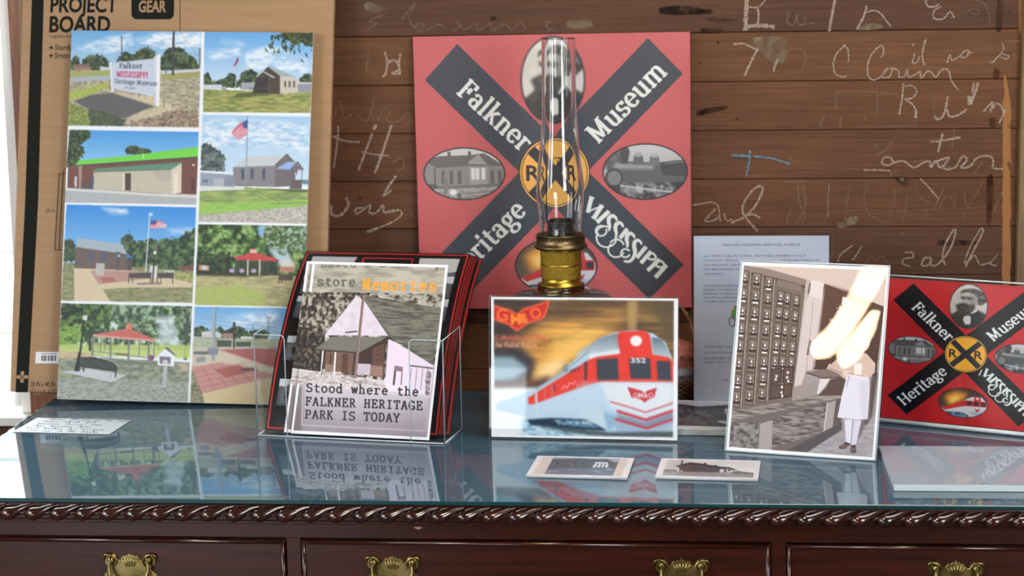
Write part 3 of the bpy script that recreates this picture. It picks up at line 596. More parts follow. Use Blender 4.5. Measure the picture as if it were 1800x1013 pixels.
def paint_portrait(c, q):
    """bearded man in a dark coat, grey oval portrait, in 0..100 author units"""
    c.view(*q)
    c.grad([(-40, -40), (140, -40), (140, 140), (-40, 140)], (208, 208, 202), (170, 170, 164))
    c.speck([(-10, -10), (110, -10), (110, 110), (-10, 110)], [(180, 180, 174), (216, 216, 210)], 34, a=.5, soft=8)
    c.poly([(0, 88), (18, 76), (36, 70), (50, 76), (68, 68), (90, 80), (104, 104), (112, 140), (-12, 140), (-4, 104)], (52, 52, 54), 1, 2)
    c.poly([(47, 75), (62, 66), (68, 70), (54, 80)], (226, 226, 222)); c.poly([(36, 87), (46, 84), (55, 88), (52, 108), (40, 110), (34, 98)], (216, 216, 214)); c.poly([(52, 82), (70, 72), (84, 92), (62, 130), (54, 112)], (34, 34, 36), 1, 1)
    c.poly([(27, 27), (34, 20), (52, 19), (64, 28), (66, 52), (58, 64), (44, 68), (28, 60), (25, 51), (22, 46), (26, 39)], (178, 176, 170))
    c.poly([(48, 28), (66, 30), (64, 56), (54, 66), (46, 54)], (132, 130, 126), .75, 5); c.poly([(28, 26), (46, 22), (45, 32), (29, 33)], (206, 204, 198), .8, 3)
    c.poly([(25, 33), (40, 33), (54, 36), (54, 42), (40, 42), (26, 40)], (96, 94, 92), .75, 2.5); c.poly([(25, 40), (30, 40), (29, 50), (23, 48)], (206, 204, 198), .8, 1.5); c.poly([(32, 43), (46, 43), (48, 51), (34, 51)], (186, 184, 178), .8, 2.5)
    c.poly([(24, 27), (26, 19), (36, 13), (50, 10), (66, 12), (80, 20), (88, 32), (88, 44), (78, 54), (68, 54), (66, 44), (66, 34), (56, 24), (40, 21), (30, 23)], (70, 68, 66), 1, 1)
    c.speck([(40, 14), (66, 14), (84, 28), (86, 44), (72, 52), (68, 34), (58, 24)], [(46, 44, 44), (74, 72, 70), (110, 106, 102)], 9, rag=3); c.poly([(36, 15), (56, 12), (52, 20), (38, 20)], (126, 122, 116), .7, 2)
    c.line([(27, 36), (36, 35)], 2, (56, 54, 54), .9, .6); c.line([(41, 35), (52, 37)], 2.2, (56, 54, 54), .9, .6); c.ell(31, 39, 3, 1.6, (54, 52, 52), .9, .6); c.ell(46, 39.5, 3.6, 1.7, (54, 52, 52), .9, .6); c.ell(62, 45, 3.2, 6, (160, 156, 150), .8, 1)
    c.poly([(14, 58), (24, 53), (36, 51), (48, 55), (60, 54), (61, 66), (54, 76), (44, 84), (28, 84), (16, 92), (12, 84), (20, 72), (16, 64)], (66, 64, 62), 1, 2); c.speck([(24, 58), (56, 60), (48, 78), (24, 82)], [(46, 44, 44), (96, 92, 88)], 6, a=.7, soft=1); c.line([(28, 57), (41, 58)], 1.6, (40, 38, 38), .8, .5)
    t = np.linspace(0, 2*PI, 40); c.soften(np.c_[46+60*np.cos(t), 50+70*np.sin(t)], 1.1)

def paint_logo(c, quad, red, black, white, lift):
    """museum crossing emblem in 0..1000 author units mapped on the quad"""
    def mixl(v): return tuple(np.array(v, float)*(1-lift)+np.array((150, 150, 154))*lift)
    V = (0, 0, 1); c.view(*V)
    c.poly([(-50, -50), (1050, -50), (1050, 1050), (-50, 1050)], red)
    c.poly([(40, 157), (161, 29), (971, 842), (844, 968)], black); c.poly([(849, 20), (973, 149), (163, 962), (37, 838)], black)
    def oval(cx, cy, rx, ry, fn):
        c.ell(cx, cy, rx+5, ry+5, (34, 36, 46))
        t = np.linspace(0, 2*PI, 60); c.view(*V); c.clip(np.c_[cx+rx*np.cos(t), cy+ry*np.sin(t)]); fn(); c.clip(None); c.view(*V)
    def portrait(): paint_portrait(c, (505-116, 163-150, 2.55))
    oval(505, 165, 112, 153, portrait)
    def depot():
        c.view(175-160, 500-104, 1)
        c.grad([(0, 0), (330, 0), (330, 220), (0, 220)], mixl((206, 206, 206)), mixl((190, 190, 190)))
        c.poly([(0, 60), (120, 46), (230, 44), (320, 90), (320, 150), (20, 160)], mixl((126, 126, 126))); c.poly([(20, 58), (64, 38), (180, 36), (235, 30), (310, 78), (200, 74), (60, 82)], mixl((88, 88, 88)))
        for x in (100, 175): c.poly([(x, 22), (x+12, 22), (x+12, 40), (x, 40)], mixl((80, 80, 80)))
        c.poly([(176, 60), (214, 34), (246, 72), (244, 150), (180, 152)], mixl((150, 150, 150))); c.poly([(176, 68), (244, 72), (244, 78), (176, 76)], mixl((90, 90, 90)))
        for x in (186, 202, 224): c.poly([(x, 84), (x+13, 84), (x+13, 126), (x, 126)], mixl((224, 224, 224)))
        for x in (76, 106, 136, 256, 284): c.poly([(x, 92), (x+13, 92), (x+13, 140), (x, 140)], mixl((84, 84, 84)))
        c.line([(52, 84), (52, 160)], 5, mixl((70, 70, 70))); c.poly([(30, 150), (330, 140), (330, 162), (30, 170)], mixl((100, 100, 100)))
        c.speck([(0, 160), (330, 152), (330, 220), (0, 220)], [mixl((130, 130, 130)), mixl((176, 176, 176))], 12, 4); c.line([(90, 200), (320, 172)], 4, mixl((96, 96, 96))); c.line([(60, 190), (320, 160)], 3, mixl((96, 96, 96)))
        c.poly([(82, 120), (96, 118), (100, 160), (92, 182), (84, 182)], mixl((110, 110, 110))); c.ell(90, 113, 6, 7, mixl((130, 130, 130))); c.ell(118, 172, 13, 11, mixl((226, 226, 226))); c.ell(140, 184, 10, 9, mixl((90, 90, 90))); c.ell(40, 150, 22, 10, mixl((74, 74, 74)))
    oval(175, 500, 146, 92, depot)
    def engine():
        c.view(834-150, 500-100, 1)
        c.grad([(0, 0), (320, 0), (320, 220), (0, 220)], mixl((196, 200, 204)), mixl((120, 124, 128)))
        c.speck([(0, 0), (70, 0), (90, 60), (0, 90)], [mixl((100, 104, 108)), mixl((60, 62, 66))], 20, a=.9, soft=6)
        c.poly([(10, 70), (40, 58), (190, 68), (280, 78), (310, 90), (310, 150), (20, 150)], mixl((76, 80, 84))); c.poly([(40, 66), (180, 76), (180, 92), (36, 88)], mixl((150, 154, 158)), .9, 5)
        c.poly([(60, 12), (88, 10), (96, 26), (86, 70), (62, 70)], mixl((60, 62, 64))); c.poly([(110, 42), (142, 42), (146, 74), (106, 74)], mixl((84, 88, 92))); c.ell(126, 38, 14, 8, mixl((150, 154, 158))); c.poly([(168, 44), (200, 44), (204, 78), (164, 78)], mixl((96, 100, 104))); c.ell(184, 42, 15, 7, mixl((160, 164, 168)))
        c.poly([(206, 74), (290, 66), (310, 84), (310, 120), (210, 112)], mixl((50, 54, 58))); c.line([(200, 70), (300, 60)], 7, mixl((60, 70, 78)))
        c.ell(38, 122, 34, 36, mixl((60, 62, 66))); c.ell(38, 122, 24, 26, mixl((150, 152, 154)), .6)
        c.poly([(20, 150), (300, 138), (300, 210), (30, 210)], mixl((40, 42, 46)))
        for x, r in ((84, 22), (130, 24), (196, 27), (240, 20)): c.ell(x, 164, r, r*.9, mixl((66, 70, 74))); c.ell(x, 164, r*.6, r*.55, mixl((150, 156, 160)), .8)
        c.speck([(60, 140), (240, 140), (240, 200), (60, 200)], [mixl((40, 42, 44)), mixl((200, 206, 210))], 16, a=.55, soft=3); c.line([(60, 150), (250, 176)], 5, mixl((190, 196, 200)))
    oval(834, 500, 150, 98, engine)
    def train():
        c.view(505-148, 842-100, 1)
        c.grad([(0, 0), (310, 0), (310, 210), (0, 210)], mixl((64, 44, 34)), mixl((110, 96, 90)))
        c.poly([(30, 60), (100, 20), (180, 30), (150, 80), (60, 130)], mixl((236, 160, 50)), 1, 14); c.poly([(60, 70), (110, 50), (130, 70), (80, 110)], mixl((252, 214, 110)), 1, 8)
        c.poly([(10, 150), (140, 90), (200, 52), (262, 52), (292, 90), (292, 160), (240, 196), (60, 180)], mixl((212, 216, 226))); c.poly([(20, 146), (140, 88), (160, 80), (290, 80), (290, 118), (160, 120), (40, 158)], mixl((204, 40, 40))); c.poly([(216, 50), (250, 48), (258, 84), (214, 84)], mixl((206, 40, 40)))
        for x in (172, 214, 258): c.poly([(x, 86), (x+28, 86), (x+28, 112), (x, 112)], mixl((40, 40, 48)))
        c.ell(234, 62, 8, 8, mixl((236, 236, 240))); c.poly([(220, 130), (236, 140), (254, 130), (246, 150), (236, 158), (228, 150)], mixl((200, 50, 56)))
        c.speck([(30, 170), (150, 165), (190, 185), (150, 205), (30, 205)], [mixl((40, 60, 84)), mixl((120, 160, 190))], 14); c.poly([(180, 160), (290, 150), (280, 176), (230, 190)], mixl((150, 170, 200)), .7, 4)
    oval(505, 842, 147, 100, train)
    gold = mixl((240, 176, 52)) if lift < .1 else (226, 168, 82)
    c.ell(505, 500, 130, 130, (36, 38, 46)); c.ell(505, 500, 126, 126, gold); c.ell(505, 500, 121, 121, (36, 38, 46)); c.ell(505, 500, 118, 118, gold)
    t = np.linspace(0, 2*PI, 60); c.clip(np.c_[505+119*np.cos(t), 500+119*np.sin(t)])
    c.poly([(395, 415), (421, 389), (615, 585), (589, 611)], (38, 40, 48)); c.poly([(589, 389), (615, 415), (421, 611), (395, 585)], (38, 40, 48)); c.clip(None)
    for x in (397, 552): c.sans('R', x, 527, 78, (38, 40, 48), bold=.022, xs=1.12)
    s = math.pi/4
    c.serif('Falkner', 150, 204, 106, white, s*.96, xs=.85); c.serif('Museum', 664, 402, 106, white, -s, xs=.85); c.serif('Heritage', 142, 905, 106, white, -s, xs=.86)
    c.view(583.5, 539.4, .3675)
    for q, w in (([(62, 165), (28, 265)], 17), ([(12, 258), (48, 274)], 9), ([(130, 130), (178, 150)], 12), ([(150, 140), (112, 288)], 42), ([(112, 284), (262, 222)], 15), ([(250, 226), (168, 352)], 44), ([(225, 212), (272, 240)], 10), ([(145, 335), (196, 368)], 11), ([(318, 284), (204, 388)], 42), ([(498, 462), (428, 548)], 40), ([(682, 642), (594, 746)], 40), ([(730, 690), (634, 800)], 40), ([(812, 768), (700, 876)], 40), ([(882, 828), (776, 946)], 42)): c.line(q, w, white)
    for q in ([(398, 372), (384, 342), (352, 328), (322, 348), (316, 390), (326, 430), (318, 474)], [(460, 440), (446, 410), (416, 396), (390, 416), (382, 458), (390, 500), (384, 556)], [(572, 548), (556, 518), (524, 504), (500, 524), (492, 566), (500, 606), (496, 642)], [(640, 614), (624, 584), (594, 574), (570, 596), (566, 640), (574, 690), (556, 748), (514, 786), (468, 782)]):
        q = smooth_pts(q, 5)
        for i in range(len(q)-1): c.line([q[i], q[i+1]+(q[i+1]-q[i])*.3], 20+20*math.sin(PI*min(1, max(0, (i+1)/len(q))))**1.5, white)
    for cx, cy in ((744, 706), (826, 784)): c.line(smooth_pts([(cx-6, cy-6), (cx+26, cy+18), (cx+34, cy+44), (cx+16, cy+62), (cx-22, cy+58), (cx-50, cy+38)], 5), 22, white)
    for cx, cy, r, a0, a1 in ((240, 476, 54, -20, 300), (292, 548, 98, 10, 215), (276, 510, 84, -60, -170), (386, 668, 78, 20, 230), (392, 630, 70, -10, -150), (478, 702, 44, 20, 330)): c.line(_arc(cx, cy, r, r*.94, a0, a1, 30), 17, white)
    c.view(*V)
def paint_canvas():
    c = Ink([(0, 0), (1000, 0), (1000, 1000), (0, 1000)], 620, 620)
    paint_logo(c, None, (184, 88, 92), (54, 61, 72), (216, 220, 218), 0.16)  # greyed inks carry a veil of window sheen mixed into the print
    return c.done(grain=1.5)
def paint_sign():
    c = Ink([(0, 0), (1000, 0), (1000, 1000), (0, 1000)], 480, 410)
    paint_logo(c, None, (190, 34, 40), (14, 16, 20), (228, 232, 236), 0.0)
    return c.done(grain=1.5)

def paint_store():
    c = Ink([(310, 130), (932, 152), (838, 948), (210, 925)], 400, 500)
    c.view(0, 0, 1).poly([(150, 100), (1000, 100), (1000, 1000), (150, 1000)], (232, 235, 243))
    c.clip([(322, 143), (918, 164), (828, 934), (222, 910)])
    c.grad([(180, 120), (960, 120), (960, 960), (180, 960)], (168, 168, 158), (150, 144, 152))
    c.speck([(300, 130), (930, 150), (920, 290), (290, 280)], [(140, 138, 126), (168, 166, 154), (186, 184, 172)], 70, 20, a=.8)
    c.serif("David B's Co", 345, 161, 55, (118, 118, 110), .0, thick=14, thin=10, mono=62, a=.85); c.serif('y', 868, 163, 52, (80, 78, 74), .036, thick=14, thin=10, mono=60)
    c.serif('store', 328, 245, 61, (92, 94, 88), .02, thick=13.5, thin=10.5, mono=60); c.serif('Memories', 536, 262, 72, (242, 164, 62), .03, thick=13.5, thin=10.5, mono=60)
    P = [(262, 272), (908, 285), (850, 745), (225, 690)]
    c.clip([(268, 272), (906, 284), (845, 760), (232, 700)])
    c.speck([(240, 262), (920, 270), (860, 760), (220, 700)], [(28, 26, 24), (70, 66, 60), (160, 156, 146), (214, 210, 204)], 20, 14, contrast=1.7)
    c.speck([(240, 262), (540, 268), (360, 480), (240, 640)], [(34, 30, 28), (60, 54, 48), (120, 112, 100), (186, 180, 168)], 14, contrast=1.9, a=.85)
    c.speck([(240, 420), (370, 470), (350, 640), (225, 640)], [(24, 20, 18), (50, 42, 36), (110, 100, 86)], 12, contrast=1.8)
    c.speck([(545, 270), (920, 270), (900, 370), (700, 320)], [(180, 176, 168), (150, 148, 138), (60, 56, 50)], 22, 12, contrast=1.8)
    c.poly([(220, 625), (640, 680), (640, 760), (210, 700)], (206, 202, 204)); c.speck([(225, 640), (520, 660), (600, 700), (225, 690)], [(226, 222, 226), (190, 182, 180), (110, 100, 96)], 22, 8, a=.8, rag=8)
    c.poly([(512, 292), (552, 320), (656, 476), (365, 474)], (214, 206, 222)); c.speck([(520, 300), (650, 470), (380, 470)], [(204, 196, 212), (222, 214, 230)], 30, a=.6)
    c.poly([(545, 286), (900, 352), (858, 612), (690, 500), (656, 476), (556, 325)], (96, 98, 90)); c.speck([(545, 286), (900, 352), (858, 612), (690, 500), (556, 325)], [(76, 78, 70), (110, 112, 102), (128, 130, 120)], 60, 7, a=.9)
    for i in range(9): c.line([(560+i*36, 298+i*7), (640+i*38, 410+i*16)], 2.5, (72, 72, 66), .5)
    c.poly([(662, 492), (690, 505), (862, 612), (848, 752), (636, 692), (652, 500)], (222, 212, 232)); c.poly([(645, 690), (848, 752), (846, 770), (640, 740)], (226, 218, 234))
    c.poly([(352, 540), (525, 552), (650, 486), (636, 668), (350, 628)], (58, 44, 40)); c.poly([(372, 548), (500, 556), (492, 650), (366, 632)], (112, 86, 76)); c.line([(395, 560), (392, 635)], 8, (60, 46, 40)); c.poly([(368, 606), (410, 610), (408, 640), (366, 636)], (140, 116, 104)); c.poly([(448, 568), (474, 568), (470, 650), (442, 648)], (86, 58, 48)); c.line(_arc(460, 575, 13, 12, 180, 360, 10), 4, (50, 36, 32))
    c.poly([(518, 604), (578, 606), (572, 658), (512, 650)], (190, 182, 196)); c.poly([(576, 614), (634, 610), (632, 664), (572, 660)], (150, 120, 108)); c.poly([(586, 536), (640, 510), (636, 616), (584, 612)], (96, 70, 60)); 
    for i in range(3): c.line([(590, 548+i*22), (636, 530+i*24)], 3, (60, 44, 40))
    for i in range(4): c.line([(576, 622+i*11), (632, 620+i*12)], 2, (110, 86, 78))
    c.poly([(400, 480), (652, 481), (528, 553), (318, 538)], (112, 114, 106)); c.line([(318, 539), (528, 554), (654, 484)], 5, (60, 52, 48)); c.line([(656, 482), (640, 668)], 5, (70, 62, 62)); c.line([(358, 545), (350, 650)], 7, (232, 228, 236)); c.line([(416, 552), (409, 664)], 7, (236, 232, 240)); c.line([(358, 600), (350, 665)], 4, (50, 44, 44))
    c.line([(462, 461), (516, 456)], 6, (60, 54, 58)); c.poly([(540, 285), (552, 285), (512, 672), (498, 670)], (120, 98, 94)); c.line([(549, 285), (508, 670)], 3, (170, 150, 144))
    c.line([(690, 616), (680, 700)], 9, (76, 64, 70)); c.line([(720, 622), (714, 700)], 5, (110, 98, 108)); c.poly([(688, 612), (722, 618), (720, 640), (686, 636)], (130, 116, 124)); c.line([(755, 612), (858, 624)], 6, (80, 66, 70))
    for x in (760, 786, 812, 836): c.line([(x, 625), (x-10, 720)], 4, (150, 136, 150))
    c.speck([(830, 640), (850, 640), (840, 755), (820, 750)], [(90, 74, 74), (180, 170, 184)], 8, rag=4); c.speck([(500, 680), (600, 690), (610, 704), (500, 692)], [(70, 62, 62), (210, 204, 212)], 8)
    c.clip([(322, 143), (918, 164), (828, 934), (222, 910)])
    c.grad([(210, 690), (850, 745), (850, 950), (200, 925)], (206, 202, 214), (134, 126, 138), .92, 3); c.poly([(220, 690), (268, 690), (262, 920), (200, 915)], (104, 94, 98), .8, 8)
    c.line([(265, 680), (262, 886), (820, 906), (842, 760)], 7, (172, 166, 176)); c.speck([(240, 640), (640, 690), (640, 730), (240, 712)], [(216, 212, 220), (160, 150, 152), (226, 222, 230)], 18, 8, a=.5, soft=4)
    for t, x, y in (('Stood where the', 278, 734), ('FALKNER HERITAGE', 274, 796), ('PARK IS TODAY', 272, 855)): c.serif(t, x, y, 56 if t[0] != 'S' else 57, (34, 30, 34), .031, thick=13, thin=10.5, mono=60 if t[0] != 'S' else 60.5)
    c.clip(None); return c.done(grain=3.5)

def paint_train():
    c = Ink([(75, 103), (1156, 118), (1149, 938), (71, 915)], 360, 272)
    c.view(0, 0, 1).poly([(0, 0), (1250, 0), (1250, 1000), (0, 1000)], (238, 244, 252))
    c.clip([(92, 120), (1130, 132), (1122, 918), (92, 902)])
    c.grad([(60, 100), (1160, 100), (1160, 640), (60, 640)], (92, 76, 62), (140, 104, 74))
    c.poly([(60, 100), (300, 100), (260, 320), (60, 330)], (66, 56, 56), 1, 40); c.poly([(400, 130), (900, 120), (900, 190), (500, 190)], (150, 116, 76), .9, 30)
    for pts, col, sf, a in (([(230, 320), (480, 240), (800, 250), (860, 330), (640, 400), (420, 500), (260, 560)], (232, 170, 78), 50, 1), ([(420, 330), (620, 270), (760, 300), (560, 420), (440, 520)], (248, 200, 100), 35, 1), ([(250, 480), (430, 420), (480, 560), (300, 620), (240, 590)], (196, 120, 52), 30, .9), ([(330, 500), (460, 490), (440, 540), (330, 540)], (250, 210, 150), 18, .9), ([(520, 160), (860, 150), (860, 230), (600, 260)], (132, 100, 68), 25, .8), ([(480, 215), (820, 200), (830, 250), (520, 262)], (220, 160, 86), 16, .6), ([(930, 130), (1140, 130), (1140, 330), (1000, 290)], (100, 84, 60), 30, .9), ([(480, 190), (700, 180), (720, 210), (500, 225)], (80, 64, 56), 14, .7), ([(300, 380), (420, 350), (430, 380), (310, 410)], (110, 70, 44), 14, .6)):
        c.poly(pts, col, a, sf)
    c.speck([(60, 100), (1160, 100), (1160, 640), (60, 640)], [(70, 54, 44), (150, 110, 70), (236, 176, 90)], 260, 22, a=.34, soft=5)
    c.poly([(240, 580), (380, 450), (560, 330), (760, 290), (700, 350), (560, 460), (440, 560)], (250, 200, 110), .8, 34); c.poly([(300, 570), (440, 470), (520, 480), (420, 580)], (255, 232, 180), .8, 26); c.poly([(60, 100), (420, 100), (300, 330), (60, 360)], (58, 52, 56), .7, 36); c.poly([(420, 110), (1140, 110), (1140, 200), (700, 170), (440, 200)], (88, 72, 56), .7, 26); c.poly([(990, 150), (1140, 150), (1140, 400), (1080, 330)], (92, 82, 66), .8, 26)
    c.poly([(60, 400), (240, 395), (330, 470), (300, 600), (60, 640)], (58, 56, 64), 1, 22); c.poly([(60, 450), (200, 450), (290, 520), (200, 590), (60, 600)], (150, 180, 196), 1, 16)
    c.poly([(60, 600), (300, 590), (420, 560), (400, 640), (60, 650)], (92, 72, 66), .9, 16)
    c.poly([(60, 635), (380, 630), (380, 960), (60, 960)], (214, 230, 242), 1, 10); c.poly([(60, 790), (300, 800), (800, 860), (1150, 890), (1150, 960), (60, 960)], (168, 206, 226), 1, 12); c.poly([(60, 640), (280, 640), (250, 960), (60, 960)], (232, 240, 246), 1, 30)
    c.speck([(250, 810), (760, 880), (760, 930), (260, 930)], [(80, 140, 176), (160, 204, 226), (210, 232, 242)], 26, 10, a=.8, soft=5)
    # body of the train
    body = [(100, 720), (330, 640), (480, 540), (600, 430), (700, 350), (790, 312), (900, 298), (1010, 320), (1080, 370), (1122, 470), (1128, 840), (1000, 890), (740, 870), (560, 820), (290, 800), (100, 760)]
    c.poly(body, (186, 214, 240), 1, 4)
    c.grad([(560, 440), (700, 345), (800, 316), (815, 430), (640, 460)], (110, 130, 150), (206, 220, 232), 1, 6); c.grad([(1000, 340), (1060, 350), (1110, 440), (1110, 470), (1010, 440)], (96, 116, 136), (196, 212, 226), 1, 5)
    c.poly([(640, 440), (820, 405), (820, 440), (640, 468)], (226, 236, 244), .9, 6); c.poly([(330, 635), (500, 545), (640, 450), (640, 468), (520, 560), (350, 650)], (176, 200, 218), 1, 4); c.line([(330, 640), (500, 535), (640, 420)], 10, (120, 150, 170), .7, 4)
    c.poly([(490, 500), (520, 490), (520, 540), (490, 545)], (110, 140, 160), .7, 4)
    c.poly([(285, 690), (640, 470), (690, 452), (820, 436), (806, 330), (830, 308), (960, 302), (992, 330), (1006, 440), (1100, 458), (1122, 480), (1126, 600), (700, 598), (560, 640), (330, 722), (292, 728)], (228, 66, 58), 1, 3)
    c.poly([(800, 318), (830, 304), (830, 330), (812, 420)], (206, 50, 46), .7, 8)
    for q in ([(682, 468), (806, 460), (810, 585), (688, 590)], [(870, 462), (992, 462), (998, 580), (880, 580)], [(1028, 476), (1106, 482), (1112, 592), (1036, 586)]): c.poly(q, (64, 70, 84), 1, 4)
    c.poly([(614, 484), (630, 480), (626, 586), (614, 590)], (60, 62, 76), 1, 3); c.sans('352', 878, 488, 40, (226, 238, 246), xs=1.5, bold=.03, soft=2); c.ell(912, 362, 34, 31, (236, 240, 244), 1, 3)
    c.poly([(864, 130), (920, 132), (914, 296), (866, 296)], (190, 160, 110), .75, 10)
    for x in (330, 388, 430): c.poly([(x-6, 666-(x-330)*.4), (x, 662-(x-330)*.4), (x, 712-(x-330)*.35), (x-6, 716-(x-330)*.35)], (196, 150, 150), .9, 2)
    for x in (532, 552, 572): c.poly([(x, 528-(x-532)*.4), (x+12, 522-(x-532)*.4), (x+12, 545-(x-532)*.4), (x, 552-(x-532)*.4)], (110, 60, 70), .9, 2)
    c.poly([(432, 620), (446, 612), (446, 650), (432, 656)], (90, 80, 110), .8, 2); c.line([(480, 640), (500, 618), (512, 634), (530, 600), (548, 612), (562, 590)], 7, (240, 176, 186), .9, 3); c.line([(570, 640), (576, 600)], 5, (240, 176, 186), .8, 3)
    c.poly([(600, 596), (700, 600), (720, 770), (420, 760), (340, 730), (560, 642)], (196, 220, 240), .5, 14); c.poly([(700, 600), (1124, 604), (1124, 760), (960, 800), (760, 740)], (232, 238, 246), .8, 14)
    c.poly([(330, 660), (342, 660), (342, 810), (330, 810)], (206, 226, 240), .9, 3)
    c.poly([(280, 815), (420, 805), (640, 815), (740, 880), (560, 872), (300, 845)], (30, 54, 80), 1, 5); c.poly([(420, 820), (640, 830), (700, 865), (520, 850)], (120, 176, 212), .8, 5); c.speck([(440, 815), (640, 822), (660, 850), (460, 845)], [(40, 80, 110), (190, 220, 236)], 20, a=.7, soft=2); c.poly([(560, 770), (720, 770), (750, 870), (640, 830)], (196, 222, 238), .9, 6); c.poly([(720, 770), (800, 790), (780, 860), (745, 872)], (140, 186, 216), .9, 6)
    c.poly([(800, 780), (960, 830), (1124, 770), (1124, 830), (960, 870), (800, 820)], (120, 134, 160), .8, 8); c.poly([(760, 800), (960, 870), (1124, 830), (1124, 880), (960, 900), (800, 880)], (150, 176, 206), .7, 8)
    for q, w in (([(760, 712), (860, 740), (965, 774), (1122, 720)], 7), ([(800, 766), (966, 818), (1124, 764)], 15), ([(790, 812), (972, 866), (1124, 812)], 13)): c.line(q, w, (206, 60, 72), .95, 3)
    c.poly([(300, 838), (560, 868), (760, 890), (1124, 884), (1124, 922), (760, 915), (520, 890)], (66, 80, 84), .9, 6)
    c.poly([(860, 626), (944, 650), (960, 664), (972, 650), (1030, 632), (1014, 688), (980, 700), (960, 718), (936, 698), (884, 688)], (204, 64, 76), 1, 2); c.sans('GM&O', 892, 690, 42, (232, 214, 222), xs=.95, bold=.02, soft=2)
    # winged emblem and lettering
    c.poly([(92, 150), (190, 180), (228, 200), (262, 172), (418, 125), (396, 205), (380, 232), (290, 262), (226, 306), (170, 266), (92, 240)], (236, 96, 66), 1, 3); c.poly([(92, 165), (190, 192), (228, 212), (264, 184), (404, 138), (384, 200), (366, 224), (284, 250), (226, 292), (176, 254), (92, 228)], (196, 50, 42), 1, 3)
    for t, x, y, s_ in (('G', 104, 243, 100), ('M', 186, 262, 84), ('&', 240, 256, 78), ('O', 300, 228, 82)): c.sans(t, x, y, s_, (246, 140, 52) if t in 'M&' else (240, 110, 62), bold=.03, soft=1)
    c.sans('f, Mobile & Ohio', 100, 354, 44, (206, 96, 92), .0, xs=.98, bold=.02, soft=2); c.sans('he Rebel Route', 100, 396, 40, (226, 160, 150), .0, xs=.96, bold=.015, soft=2, skew=.2)
    c.clip(None); return c.done(grain=2.0, soft=2)

